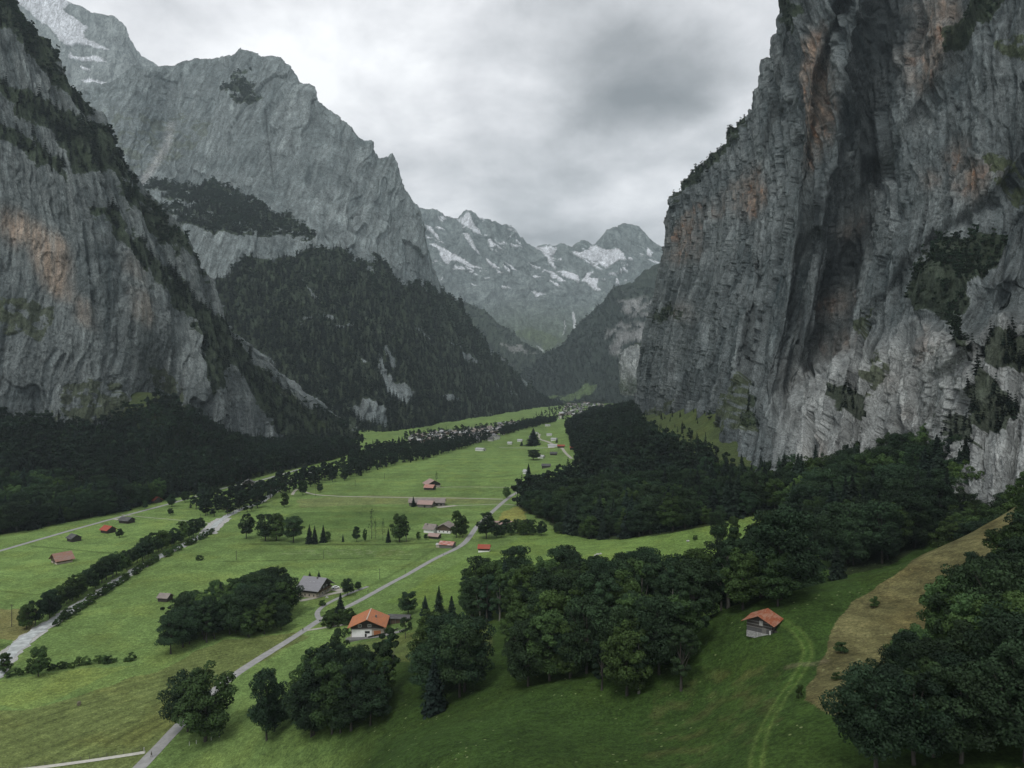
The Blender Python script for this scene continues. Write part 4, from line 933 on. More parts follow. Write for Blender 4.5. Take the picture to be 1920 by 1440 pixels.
fieldxy = [ground_poly(q) for q in ([(420,925),(530,890),(560,893),(500,915),(440,930)],[(560,890),(660,868),(640,880),(580,896)],[(725,838),(760,842),(820,835),(770,825),(730,822)])]
def keep_floor(g):
    k = np.ones(len(g), bool)
    for q in fieldxy: k &= ~inpoly(g[:, 0], g[:, 1], q)
    return k & (fbm(g[:, 0]/35, g[:, 1]/35, 0*g[:, 0]+3, 3) > -.38)
ground_forest('belt of dark leafy trees along the valley river', FLOOR1, 10.5, 15, 23, conifer=.1, keep=keep_floor)
ground_forest('trees scattered between the village houses', [(760,835),(760,815),(830,808),(930,800),(985,790),(1000,795),(940,815),(880,832)], 21, 12, 24, conifer=.2)
ground_forest('trees of the distant small town', [(1000,778),(1060,758),(1150,760),(1140,775),(1060,790)], 38, 12, 25, far=True, conifer=.3)
ground_forest('scrubby wood in the river corner at left', [(-60,1290),(-10,1232),(-20,1215),(-90,1250)], 7, 9, 26, conifer=.0)
def on_massif(key, spacing, H, label, seed, conifer=.7, umin=-150, umax=2050, vmax=900, thr=None, lean=0):
    M, mask = MT[key]; nt = M.nt; Q = M.Q[:nt]; a = np.linalg.norm(np.cross(np.diff(Q, axis=1)[:-1], np.diff(Q, axis=0)[:, :-1]), axis=-1)
    ok = mask[:nt-1, :-1] & (M.U[:nt-1, :-1] > umin) & (M.U[:nt-1, :-1] < umax) & (M.V[:nt-1, :-1] < vmax)
    hor = np.abs(M.N[:nt-1, :-1, 2]); w = np.where(ok, a*np.clip(hor+.15, .1, 1), 0)
    rs = np.random.RandomState(seed); n = int(w.sum()/spacing**2); idx = rs.choice(w.size, n, p=(w/w.sum()).ravel())
    i, j = np.divmod(idx, w.shape[1]); f = rs.rand(n, 1); g = rs.rand(n, 1)
    P = Q[i, j]*(1-f)+Q[i, j+1]*f+(Q[i+1, j]-Q[i, j])*g
    P[:, 2] -= H*.06
    return forest(label, P, H, True, conifer, seed)
on_massif('L', 8.5, 14, 'spruces and scrub clinging to ledges of the left cliff', 31)
on_massif('B', 12.0, 19, 'dark spruce forest covering the lower slopes of the big mountain', 32, .75, umin=200)
on_massif('G', 5.0, 7, 'small trees clinging to ledges and rim of the right cliff', 33, .25)
on_massif('F', 26, 26, 'hazy wood on the spur left of the valley head', 34, .8)
on_massif('E', 24, 24, 'hazy wood on the mountain right of the valley head', 35, .8)

REST = [q for q in REST if q[0] in 'bt' and q[3] > 11]
if REST: forest('undergrowth and hidden trees inside the hillside groves', np.array([(q[1], q[2], float(hz(q[1], q[2]))) for q in REST]), 17, False, .1, 36, name='undergrowth', near=True)
# ------------------------------------------------------------------ roads, tracks, river
def ribbon(name, pts, width, mat, lift=.08, step=2.5, widths=None, edge=.0, seed=0, xy=False, **props):
    P = np.array(pts if xy else [at(*q) for q in pts], float)
    # smooth the line
    s = np.concatenate([[0], np.cumsum(np.hypot(*np.diff(P, axis=0).T))]); n = max(4, int(s[-1]/step)); t = np.linspace(0, s[-1], n)
    L = np.stack([np.interp(t, s, P[:, 0]), np.interp(t, s, P[:, 1])], 1); k = max(1, int(8/step))
    for _ in range(3):
        Lp = np.pad(L, ((k, k), (0, 0)), 'edge'); L2 = np.array([np.convolve(Lp[:, c], np.ones(2*k+1)/(2*k+1), 'valid') for c in (0, 1)]).T; L2[0] = L[0]; L2[-1] = L[-1]; L = L2
    d = np.gradient(L, axis=0); d /= np.hypot(d[:, 0], d[:, 1])[:, None]+1e-9; nr = np.stack([-d[:, 1], d[:, 0]], 1)
    w = np.full(n, width/2.) if widths is None else np.interp(t/s[-1], *widths)/2
    cols = np.linspace(-1, 1, 7); rs = np.random.RandomState(seed)
    V = []
    for c in cols:
        j = edge*fbm(L[:, 0]/4+c*9, L[:, 1]/4, 0*t+seed, 3) if abs(c) == 1 else 0
        q = L+nr*(c*w+np.sign(c)*j)[:, None]; V.append(np.concatenate([q, (hz(q[:, 0], q[:, 1])+lift-.14*abs(c)**6*0)[:, None]], 1))
    V = np.stack(V, 1); F = grid_faces(7, n)
    o = link(name, mesh_np(name, V, F, mat, None, True), kind='structure', **props); return L
ROAD = flat_mat('asphalt', (.27, .27, .262), .9, .22, .5, .15); GRAV = flat_mat('gravel_track', (.34, .33, .28), .95, .25, .9, .1)
WATER = flat_mat('river_water', (.44, .47, .46), .3, .5, .35, .4); STONE = flat_mat('river_gravel', (.36, .36, .34), .95, .35, 1.2, .1)
ribbon('road', [(236,1465),(262,1440),(330,1368),(385,1308),(440,1264),(500,1226),(560,1190),(590,1170),(603,1158),(618,1150),(636,1146),(655,1137),(700,1112),(740,1090),(800,1056),(850,1032),(872,1018),(884,1002),(893,988),(908,974),(925,958),(945,940),(962,927),(985,915),(1010,905)], 4.2, ROAD, .10, edge=.25)
ribbon('road', [(600,1162),(596,1156),(586,1150),(590,1143),(608,1135),(640,1118),(668,1108),(690,1100)], 2.6, ROAD, .14)
ribbon('road', [(-80,1056),(0,1033),(100,1004),(200,976),(310,947),(370,930),(420,915),(480,903),(535,888),(560,880)], 4.0, ROAD, .10)
ribbon('path', [(576,1182),(610,1178),(640,1172),(662,1169)], 2.4, GRAV, .12)
ribbon('path', [(652,1196),(680,1200),(712,1196),(745,1187),(765,1180)], 3.6, flat_mat('paved_yard', (.19,.19,.18), .9, .25, 1), .16)
ribbon('path', [(648,1109),(634,1108),(618,1112),(600,1120),(580,1126),(562,1127)], 3.6, GRAV, .14)
ribbon('path', [(648,1109),(640,1104),(622,1104)], 5, GRAV, .18)
ribbon('path', [(-20,1450),(70,1441),(140,1431),(215,1420),(272,1411)], 1.7, flat_mat('pale_path', (.44, .43, .38), .95, .2, 1.2), .12)
ribbon('path', [(548,928),(552,920),(560,916),(566,921),(590,928),(640,931),(760,933),(860,934),(944,936)], 3.2, GRAV, .12)
ribbon('path', [(812,950),(850,948),(900,947),(942,944),(985,950)], 1.8, GRAV, .10)
ribbon('path', [(796,917),(815,915),(840,913),(900,913),(980,914)], 1.7, GRAV, .10)
ribbon('path', [(820,952),(840,950),(855,948)], 6, GRAV, .18)
ribbon('path', [(1012,814),(1010,821),(1022,827),(1036,833),(1054,840),(1058,846),(1064,853),(1072,860)], 5, GRAV, .14)
ribbon('path', [(936,839),(980,840),(1040,839)], 4, GRAV, .14)
ribbon('road', [(1048,786),(1056,779),(1068,771),(1080,766),(1095,760)], 9, GRAV, .16)
ribbon('path', [(228,965),(260,969),(300,972),(380,980),(400,981)], 1.1, GRAV, .10)
ribbon('path', [(213,973),(226,976),(235,977)], 3.5, GRAV, .16)
ribbon('path', [(1125,945),(1150,938),(1165,940)], 4, GRAV, .5)
ribbon('path', [(870,802),(930,799),(975,795),(985,792)], 5, GRAV, .16)
RL = ribbon('river_bank', [(-90,1320)]+RIV+[(402,985),(425,968),(455,953),(485,945),(505,930),(540,905),(570,890),(600,880)], 10, STONE, .10, edge=3.0, seed=3, widths=([0,.12,.2,.6,.72,1],[8.5,8.5,7,6.5,7,7]))
RW = ribbon('river_water', [(-90,1320)]+RIV+[(402,985),(425,968),(455,953),(485,945),(505,930),(540,905),(570,890),(600,880)], 6.5, WATER, .20, edge=2.4, seed=5, widths=([0,.12,.2,.6,.72,1],[6.5,6,4.5,4.5,4.5,4.5]))
ribbon('river_bank', [(388,1002),(402,985),(420,972)], 13, STONE, .15, edge=3, seed=8)

# ------------------------------------------------------------------ buildings
def bxv(x0, x1, y0, y1, z0, z1):
    V = np.array([(x, y, z) for z in (z0, z1) for y in (y0, y1) for x in (x0, x1)], float)
    return V, np.array([(0, 2, 3, 1), (4, 5, 7, 6), (0, 1, 5, 4), (2, 6, 7, 3), (0, 4, 6, 2), (1, 3, 7, 5)])
def gable(w, l, z0, zw, zr):
    """house body: rectangle w (x) by l (y) with gables at both y ends"""
    V = []
    for y in (-l/2, l/2): V += [(-w/2, y, z0), (w/2, y, z0), (w/2, y, zw), (0, y, zr), (-w/2, y, zw)]
    F4 = [(1, 6, 7, 2), (5, 0, 4, 9), (0, 1, 2, 4), (6, 5, 9, 7)]; 
    # gable triangles written as thin quads
    V += [(0, -l/2, zw), (0, l/2, zw)]
    F4 += [(4, 10, 3, 3), (10, 2, 3, 3), (7, 11, 8, 8), (11, 9, 8, 8)]
    return np.array(V, float), F4
def mesh_py(name, V, F, mat):
    me = bpy.data.meshes.new(name); G = []
    for f in F:
        g = []; [g.append(int(i)) for i in f if int(i) not in g]; G.append(g)
    me.from_pydata([tuple(v) for v in V], [], G); me.materials.append(mat); me.update(); return me
def gable_body(name, w, l, z0, zw, zr, mat):
    V = []
    for y in (-l/2, l/2): V += [(-w/2, y, z0), (w/2, y, z0), (w/2, y, zw), (0, y, zr), (-w/2, y, zw)]
    return mesh_py(name, V, [(0, 1, 2, 3, 4), (9, 8, 7, 6, 5), (1, 6, 7, 2), (5, 0, 4, 9), (0, 5, 6, 1)], mat)
def roof_mesh(w, l, zw, zr, over, th, mat, wl=None, wr=None, lf=0, sag=.0):
    """two roof slopes as solid slabs; wl / wr = extra eave overhang left / right"""
    sl = (zr-zw)/(w/2); el = w/2+(wl if wl is not None else over); er = w/2+(wr if wr is not None else over)
    y0, y1 = -l/2-over-lf, l/2+over; n = 6; V = []; F = []
    for i in range(n+1):
        y = y0+(y1-y0)*i/n; dz = -sag*math.sin(PI*i/n)
        a = zr+.05+dz
        V += [(-el, y, a-sl*el), (0, y, a), (er, y, a-sl*er), (-el, y, a-sl*el+th), (0, y, a+th), (er, y, a-sl*er+th)]
        if i:
            b = 6*i; p = b-6
            for (q, r) in ((0, 1), (1, 2), (5, 4), (4, 3)): F.append((p+q, b+q, b+r, p+r))
            F += [(p, p+3, b+3, b), (p+2, b+2, b+5, p+5)]
    for b in (0, 6*n): F += [(b, b+1, b+4, b+3), (b+1, b+2, b+5, b+4)]
    me = mesh_py('roof', V, F, mat); return me
def wood(name, c): return flat_mat(name, c, .9, .4, 2.2, .1, (6, 6, .5))
W_DARK = wood('dark_timber', (.055, .05, .045)); W_GREY = wood('grey_timber', (.15, .145, .135)); W_BROWN = wood('brown_timber', (.10, .075, .055))
PLASTER = flat_mat('white_plaster', (.78, .78, .76), .85, .1, 1.2); CREAM = flat_mat('cream_plaster', (.42, .37, .31), .9, .25, 1.2); GLASS = flat_mat('window_glass', (.02, .025, .03), .15, .1, 1, .5); FRAME = flat_mat('white_frame', (.6, .6, .57), .6, .1, 2)
DOORW = flat_mat('orange_door', (.33, .13, .055), .7, .2, 2, .2, (5, 1, 1)); DOORD = flat_mat('dark_door', (.03, .028, .025), .9)
def tile_mat(name, c, c2, amount=.5, sc=.7):
    m, t, b = principled(name, .85, .2); pos = t.new('ShaderNodeTexCoord').outputs['Object']
    n = t.noise(t.vmath('MULTIPLY', pos, (1.2, .35, 1.2)), sc, 6, .7); k = t.noise(pos, 6, 3, .6)
    wv = t.new('ShaderNodeTexWave', i_Scale=1.6); wv.bands_direction = 'Y'; t.put(wv.inputs['Vector'], pos); wv.inputs['Distortion'].default_value = .6
    col = t.mix(t.math('MULTIPLY', t.smooth(n, .42, .62), amount), c, c2)
    f = t.math('MULTIPLY', t.ramp(k, [(.3, .75), (.5, 1.), (.7, 1.25)]), t.ramp(wv.outputs[0], [(0, .82), (.4, 1.0)]))
    t.put(b.inputs['Base Color'], t.mix(1.0, col, f, 'MULTIPLY')); return m
T_ORANGE = tile_mat('orange_tiles', (.40, .155, .070), (.30, .14, .085), .8); T_RUST = tile_mat('rusty_sheet', (.24, .075, .035), (.33, .22, .16), .6, 1.3)
T_GREY = tile_mat('grey_tiles', (.23, .23, .245), (.19, .19, .20), .5); T_BROWN = tile_mat('brown_shingle', (.20, .175, .155), (.27, .24, .22), .7)
T_RED = tile_mat('red_sheet', (.30, .07, .045), (.25, .10, .07), .5); T_PINK = tile_mat('faded_tiles', (.34, .24, .215), (.27, .20, .18), .6); T_PALE = tile_mat('pale_roof', (.40, .41, .41), (.30, .31, .31), .4)
T_DARK = tile_mat('dark_shingle', (.075, .075, .075), (.13, .13, .125), .6); T_REDW = tile_mat('patched_red_sheet', (.32, .11, .08), (.62, .60, .58), .55, .5)
class House: pass
def house(name, cat, label, u, v, rot, w, l, hw, hr, roofm, wallm, low=None, hl=0, over=1.0, th=.18, group=None, chimney=None, sag=0, lf=0, wl=None, wr=None, z=None, xy=None):
    """front gable looks along local -y; rot in degrees turns it towards +x"""
    p = at(u, v) if xy is None else np.array(xy); zz = float(hz(p[0], p[1])) if z is None else z
    o = link(name, None, label=label, category=cat); o.location = (p[0], p[1], zz); o.rotation_euler = (0, 0, math.radians(rot))
    if group: o['group'] = group
    if low is not None:
        V, F = bxv(-w/2-.03, w/2+.03, -l/2-.03, l/2+.03, -1.5, hl); link('lower_wall', mesh_py('lower_wall', V, F, low), o)
        link('upper_wall', gable_body('upper_wall', w, l, hl+.004, hw, hr, wallm), o)
    else: link('wall', gable_body('wall', w, l, -1.5, hw, hr, wallm), o)
    r = link('roof', roof_mesh(w, l, hw, hr, over, th, roofm, wl, wr, lf, sag), o)
    if chimney:
        cx, cy = chimney; zc = hr-(hr-hw)/(w/2)*abs(cx); V, F = bxv(cx-.35, cx+.35, cy-.35, cy+.35, zc-.3, zc+1.3); link('chimney', mesh_py('chimney', V, F, W_GREY), r)
    o['_dims'] = (w, l, hw, hr); del o['_dims']
    H = House(); H.o = o; H.r = r; H.w = w; H.l = l; H.hw = hw; H.hr = hr; return H
def window(H, side, s, z, ww, wh, frame=FRAME, shutter=None):
    """side: 'f' front gable (-y), 'r' right wall (+x), 'l' left wall (-x)"""
    def pl(mn, s0, s1, z0, z1, d0, d1, mat, par):
        if side == 'f': V, F = bxv(s0, s1, -H.l/2-d1, -H.l/2-d0, z0, z1)
        elif side == 'r': V, F = bxv(H.w/2+d0, H.w/2+d1, s0, s1, z0, z1)
        else: V, F = bxv(-H.w/2-d1, -H.w/2-d0, s0, s1, z0, z1)
        return link(mn, mesh_py(mn, V, F, mat), par)
    f = pl('window', s-ww/2-.14, s+ww/2+.14, z-.14, z+wh+.14, -.05, .09, frame, H.o)
    for a in (-1, 1): pl('pane', s+a*ww/4-ww/4+.05, s+a*ww/4+ww/4-.05, z, z+wh, .05, .11, GLASS, f)
    if shutter:
        for a in (-1, 1): pl('shutter', s+a*(ww*.78+.14)-ww*.27, s+a*(ww*.78+.14)+ww*.27, z, z+wh, .02, .13, shutter, H.o)
def door(H, side, s, z, ww, wh, mat):
    if side == 'f': V, F = bxv(s-ww/2, s+ww/2, -H.l/2-.12, -H.l/2+.02, z, z+wh)
    elif side == 'r': V, F = bxv(H.w/2-.02, H.w/2+.12, s-ww/2, s+ww/2, z, z+wh)
    else: V, F = bxv(-H.w/2-.12, -H.w/2+.02, s-ww/2, s+ww/2, z, z+wh)
    return link('door', mesh_py('door', V, F, mat), H.o)
def board(H, name, x0, x1, y0, y1, z0, z1, mat):
    V, F = bxv(x0, x1, y0, y1, z0, z1); return link(name, mesh_py(name, V, F, mat), H.o)

# farmhouse with the orange roof
f = house('farmhouse', 'farmhouse', 'farmhouse with broad orange tiled roof, dark timber gable and white ground floor', 692, 1186, 4, 14.2, 12, 4.6, 7.7, T_ORANGE, W_DARK, CREAM, 3.3, over=1.3, th=.25, chimney=(3.2, -1.0), lf=.6, z=float(hz(*at(692, 1190)))+.3)
board(f, 'plaster_panel', -6.6, 2.0, -6.16, -5.9, -.4, 3.25, PLASTER)
for s in (-4.7,): 
    window(f, 'f', s, 1.3, .9, 1.0, FRAME)
f.l += .28
window(f, 'f', .1, 1.5, 1.9, .8, W_GREY); door(f, 'f', -.6, -.2, .8, 1.35, DOORD); door(f, 'f', 4.4, .1, 3.0, 2.4, DOORW)
f.l -= .28
for s in (-3.2, 1.0): window(f, 'f', s, 4.2, 1.2, 1.0, FRAME)
board(f, 'balcony', -7.0, 7.0, -6.5, -6.03, 3.35, 3.55, W_GREY)
board(f, 'terrace', -8.6, 8.2, -9.2, -6.2, -1.6, -.1, flat_mat('terrace_stone', (.16, .16, .155), .9, .3, 1))
V, F = bxv(-.2, .2, -7.9, 7.3, 7.88, 8.08); link('ridge_cap', mesh_py('ridge_cap', V, F, CREAM), f.r)
# grey-roofed farmhouse
g = house('farmhouse', 'farmhouse', 'large farmhouse with a wide slate-grey roof and two skylights, black timber gable', 590, 1113, 72, 14, 11.5, 4.8, 9.2, T_GREY, W_DARK, CREAM, 2.6, over=1.4, th=.25, chimney=(-.9, -2.5), lf=.8)
for s in (-4, -1.3, 1.4, 4.1): window(g, 'f', s, .8, .9, 1.1, FRAME)
for s in (-4.2, -1.4, 1.4, 4.2): window(g, 'l', s, .8, 1.0, 1.1, CREAM)
for s in (-3, 0, 3): window(g, 'f', s, 3.8, .9, 1.0, FRAME)
board(g, 'balcony', -6.7, 6.7, -6.9, -5.85, 2.7, 3.6, W_BROWN)
for yy in (-1.8, .6):
    V, F = bxv(-3.3, -2.5, yy-.4, yy+.4, 7.35, 7.75); link('skylight', mesh_py('skylight', V, F, T_PALE), g.r)
# weathered barn on the hillside
b = house('barn', 'barn', 'old weathered hay barn with rusty red sheet roof beside the wheel tracks', 1431, 1180, -38, 5.8, 5.4, 2.6, 4.0, T_RUST, W_DARK, wood('old_log_timber', (.085, .085, .083)), 1.1, over=.75, th=.08, sag=.12, lf=.3, wl=1.1)
door(b, 'f', 1.1, -.2, 1.0, 1.5, W_GREY); board(b, 'hay_hatch', .0, .8, -2.82, -2.65, 1.7, 2.8, flat_mat('pale_boards', (.32, .31, .29), .9, .3, 3, .1, (6, 1, 1)))
for zz in (1.1, 1.8, 2.5): board(b, 'beam', -3.0, 3.0, -2.80, -2.6, zz-.07, zz+.07, W_GREY)
board(b, 'lean_to', 2.93, 4.1, -2.2, 2.0, -1.2, .8, W_DARK); board(b, 'stone_footing', -2.95, 2.95, -2.9, -2.64, -1.4, .05, flat_mat('dry_stone', (.26, .26, .25), .95, .5, 3))
board(b, 'post', 2.4, 2.62, -3.05, -2.9, -1.3, 1.0, FRAME)
# shed behind the farmhouse
s_ = house('shed', 'shed', 'low dark open shed right behind the orange-roofed farmhouse', 749, 1165, 84, 5, 9.5, 2.2, 3.0, T_DARK, W_BROWN, over=.6)
for q in (-3.5, -1.2, 1.2, 3.5): board(s_, 'post', -2.75, -2.55, q-.1, q+.1, -1.2, 2.1, W_GREY)
# valley farm buildings
def simple(name, cat, label, u, v, rot, w, l, hw, hr, roofm, wallm, low=None, hl=0, nwin=0, dr=None, **k):
    H = house(name, cat, label, u, v, rot, w, l, hw, hr, roofm, wallm, low, hl, **k)
    for i in range(nwin): window(H, 'f', (i-(nwin-1)/2)*w/(nwin+.3), max(.9, hl*.3), .9, 1.1)
    if dr: door(H, dr, 0, -.1, 1.8, 2.1, DOORD)
    return H
simple('chalet', 'chalet', 'brown-roofed chalet behind the small salmon-roofed barn', 810, 912, 24, 15, 15, 4.0, 8.0, T_PINK, W_DARK, CREAM, 2, 3, over=1.6, lf=.6)
simple('barn', 'barn', 'small barn with faded salmon roof in front of the brown-roofed chalet', 806, 918, 72, 8, 10.5, 3.0, 5.6, tile_mat('salmon_tiles', (.36, .17, .13), (.38, .27, .24), .6), W_DARK, dr='l', over=.8)
lb = simple('barn', 'barn', 'long low grey barn parallel to the valley track', 801, 947, 90, 9, 34, 3.6, 6.4, T_BROWN, W_GREY, over=1.0)
for q in range(-14, 15, 4): door(lb, 'l', q, .3, 1.7, 1.8, DOORD)
simple('barn', 'barn', 'pinkish-roofed annex in front of the long grey barn', 799, 950, 78, 9, 14, 3.2, 5.8, T_PINK, W_GREY, dr='l', over=.8)
simple('chalet', 'chalet', 'white and timber house left of the tall twin tree by the lane', 836, 997, -12, 11, 12, 4.4, 7.2, T_BROWN, W_BROWN, PLASTER, 2.0, 3, over=1.1)
simple('chalet', 'chalet', 'small mossy-roofed house left of the white and timber house', 808, 998, 65, 7, 9, 3.6, 6.6, T_BROWN, PLASTER, over=.9, chimney=(-1, 2.5))
simple('shed', 'shed', 'open-sided little shed below the mossy-roofed house', 815, 1009, 68, 5.5, 8, 2.2, 3.6, T_PINK, W_DARK, over=.8)
simple('shed', 'shed', 'farm shed with patched red and white sheet roof beside the road', 839, 1026, 74, 7, 10, 2.6, 4.2, T_REDW, W_GREY, over=.6)
simple('hut', 'hut', 'tiny pale hut left of the patched-roof shed', 824, 1026, 70, 3, 4, 2, 2.8, T_PALE, CREAM, over=.3)
simple('barn', 'hut', 'small hut with bright red roof standing right of the road', 908, 1034, 84, 5.2, 7.4, 2.8, 4.6, T_RED, W_DARK, PLASTER, 1.1, over=.6)
simple('barn', 'barn', 'grey-roofed barn half hidden by the hedge right of the road bend', 943, 991, 88, 9, 14, 3.4, 6.0, T_PINK, W_DARK, over=.9)
simple('hut', 'hut', 'small grey-roofed hut alone above the lower left copse', 310, 1126, 80, 4.8, 5.6, 2.3, 3.9, T_BROWN, W_DARK, over=.6)
h = simple('barn', 'barn', 'hay barn with rusty brown roof in the left meadow, open timber front', 116, 1054, -38, 10, 9, 2.9, 6.4, tile_mat('rust_brown', (.26, .14, .10), (.24, .21, .19), .6), W_BROWN, CREAM, 1.0, dr='f', over=1.3)
simple('barn', 'barn', 'dark barn with grey shingle roof above the rusty-roofed barn', 139, 1014, 55, 6.5, 8, 2.8, 5, T_DARK, W_DARK, over=.9)
simple('barn', 'barn', 'barn with vivid red roof beside the pale airy tree', 203, 998, 62, 7, 8.5, 2.8, 5.2, T_RED, W_DARK, dr='f', over=1.0)
simple('barn', 'barn', 'dark low barn where the farm path leaves the valley road', 238, 980, 70, 7, 10, 2.8, 4.8, T_DARK, W_DARK, over=1.0)
simple('barn', 'barn', 'faded red barn at the foot of the left wood', 291, 942, 60, 8.5, 9, 2.8, 5.8, T_RED, W_DARK, over=.9)
simple('chalet', 'chalet', 'dark chalet with white base beside the road below the left wood', 466, 911, 20, 13, 11, 4, 7.4, T_DARK, W_DARK, PLASTER, 1.5, 2, over=1.2)
far = [(901,845,60,20,'long white roof among the riverside trees',T_PALE),(975,828,75,12,'small pale roof at the head of the big field',T_PALE),(956,833,75,10,'lowest pale hut along the riverside trees',T_PALE),(996,821,10,16,'white tall house left of the far lane',PLASTER),
 (1005,814,30,16,'white narrow house behind the massive conifer',PLASTER),(1027,799,70,16,'white roof where the belt of trees ends',T_PALE),(1038,789,70,18,'pale house at the upper end of the tree belt',T_PALE),(1030,817,80,14,'pale-roofed hut near the right wood',T_PALE),
 (1039,826,75,14,'pale roof beside the slim lane conifer',T_PALE),(1036,838,86,20,'long white-roofed barn on the far cross lane',T_PALE),(1052,839,80,15,'red-brown barn beside the long white-roofed one',T_RED),(1075,842,82,14,'faded red barn alone near the right wood',T_RED),
 (1038,853,84,14,'dark flat barn in the far meadow',T_DARK),(1024,877,84,13,'low dark barn under the meadow tree',T_DARK),(986,888,40,8,'tiny grey hut at the foot of the lone pointed tree',T_PALE),(976,915,84,9,'little dark hut by the cross track and road',T_DARK),(1015,859,60,12,'pale barn right of the wide dark tree group',T_PALE)]
for (u, v, r, L, lab, rm) in far: simple('barn', 'house', lab, u, v, r, L*.5, L*.8, 3.0, 5, T_PALE if rm is PLASTER else rm, PLASTER if rm in (PLASTER, T_PALE) else W_DARK, over=.8, dr='f')
V_WALL = flat_mat('village_plaster', (.46, .46, .44), .85, .15, 1.2)
# copies for the villages
def variant(roofm, wallm, low, w, l, hw, hr):
    return [('wall', gable_body('wall', w, l, -1, hw, hr, wallm)), ('lower_wall', mesh_py('lower_wall', *bxv(-w/2-.06, w/2+.06, -l/2-.06, l/2+.06, -1.1, hw*.42), low)), ('roof', roof_mesh(w, l, hw, hr, 1.1, .3, roofm))]
VAR = [('dark timber chalet with brown roof', variant(T_BROWN, W_DARK, V_WALL, 10, 11, 5.5, 8.5)), ('white-walled house with grey roof', variant(T_GREY, V_WALL, V_WALL, 11, 12, 5.5, 9)),
       ('house with pale weathered roof', variant(T_PALE, W_BROWN, V_WALL, 11, 14, 5, 8)), ('timber house with weathered brown roof', variant(T_BROWN, W_BROWN, V_WALL, 12, 13, 5.2, 8.4)),
       ('small white house with dark roof', variant(T_DARK, V_WALL, V_WALL, 9, 11, 5, 7.6))]
def village(pts, spacing, seed, where, group, wts, sc=1.0):
    rs = random.Random(seed); n = 0
    for (x, y) in spots(pts, spacing, seed, .3):
        k = rs.choices(range(5), wts)[0]; lab, parts = VAR[k]
        o = link('village_house', None, label=lab+' '+where, category='house'); o['group'] = VAR[k][0]+'s, '+group
        o.location = (x, y, float(hz(x, y))); o.rotation_euler = (0, 0, rs.uniform(-.5, .5)+rs.choice((0, PI/2, 0))); q = sc*rs.uniform(.8, 1.15); o.scale = (q, q, q)
        for nm, me in parts: link(nm, me, o)
        n += 1
    print('village', n)
village([(765,833),(800,836),(870,832),(930,826),(948,812),(925,802),(880,808),(840,812),(800,815),(770,822)], 26, 51, 'in the nearer village beside the river', 'nearer village', (4, 3, 3, 2, 2))
village([(930,806),(985,800),(992,793),(960,792),(935,798)], 30, 52, 'in the hamlet beyond the nearer village', 'hamlet', (4, 3, 3, 1, 2))
village([(1050,783),(1105,775),(1140,766),(1130,757),(1080,757),(1056,766),(1052,775)], 72, 53, 'in the distant small town at the valley end', 'distant town', (3, 4, 4, 2, 3), 1.1)
village([(1048,764),(1080,762),(1075,757),(1046,758)], 80, 54, 'on the slope left of the distant town', 'slope hamlet', (1, 2, 3, 1, 1), 1.1)
# ------------------------------------------------------------------ small things
def thing(name, label, cat, x, y, rot=0, group=None, dz=0):
    o = link(name, None, label=label, category=cat); o.location = (x, y, float(hz(x, y))+dz); o.rotation_euler = (0, 0, math.radians(rot))
    if group: o['group'] = group
    return o
def prt(name, parent, parts, mat): V, F = merge([(v, np.array(f)) for v, f in parts]); return link(name, mesh_py(name, V, F, mat), parent)
# white car
p = at(629, 1104); car = thing('parked_car', 'white car parked on the grey farmhouse yard', 'car', p[0], p[1], 25, dz=.2)
CARW = flat_mat('white_paint', (.75, .76, .76), .3, .03, 1, .5); TYRE = flat_mat('tyre', (.02, .02, .02), .9); LAMP = flat_mat('head_lamp', (.6, .6, .55), .2, .02, 1, .5)
prof = [(-2.2, .35), (-2.2, .85), (-1.9, .98), (-1.3, 1.05), (-.7, 1.5), (.6, 1.52), (1.35, 1.02), (2.05, .9), (2.2, .7), (2.2, .35)]
def extr(pr, hw, taper=.0):
    V = []; n = len(pr)
    for s in (-1, 1): V += [(x, s*(hw-taper*max(0, z-1)), z) for x, z in pr]
    return np.array(V, float), [tuple(range(n))[::-1], tuple(range(n, 2*n))]+[(i, (i+1) % n, n+(i+1) % n, n+i) for i in range(n)]
V, F = extr(prof, .85, .35); link('body', mesh_py('body', V, F, CARW), car)
V, F = extr([(-1.15, 1.08), (-.66, 1.44), (.56, 1.46), (1.15, 1.08)], .87, .35); link('window', mesh_py('window', V, F, GLASS), car)
for sx in (-1.35, 1.35):
    for sy in (-.8, .8):
        c, t = tube([(sx, sy-.1, .32), (sx, sy+.1, .32)], [.32, .32], 12); ww = link('wheel', mesh_py('wheel', list(c)+[], [tuple(q) for q in t]+[tuple(range(12))[::-1], tuple(range(12, 24))], TYRE), car)
for sy in (-.6, .6): V, F = bxv(2.17, 2.24, sy-.18, sy+.18, .62, .78); link('headlight', mesh_py('headlight', V, F, LAMP), car)
# hay bale
p = at(148, 1322); hb = thing('hay_bale', 'round hay bale lying on the mown field', 'hay bale', p[0], p[1], 30)
c, t = tube([(0, -.65, .62), (0, .65, .62)], [.65, .65], 20); link('bale', mesh_py('bale', c, [tuple(q) for q in t]+[tuple(range(20))[::-1], tuple(range(20, 40))], flat_mat('bale_wrap', (.13, .12, .08), .8, .5, 3)), hb)
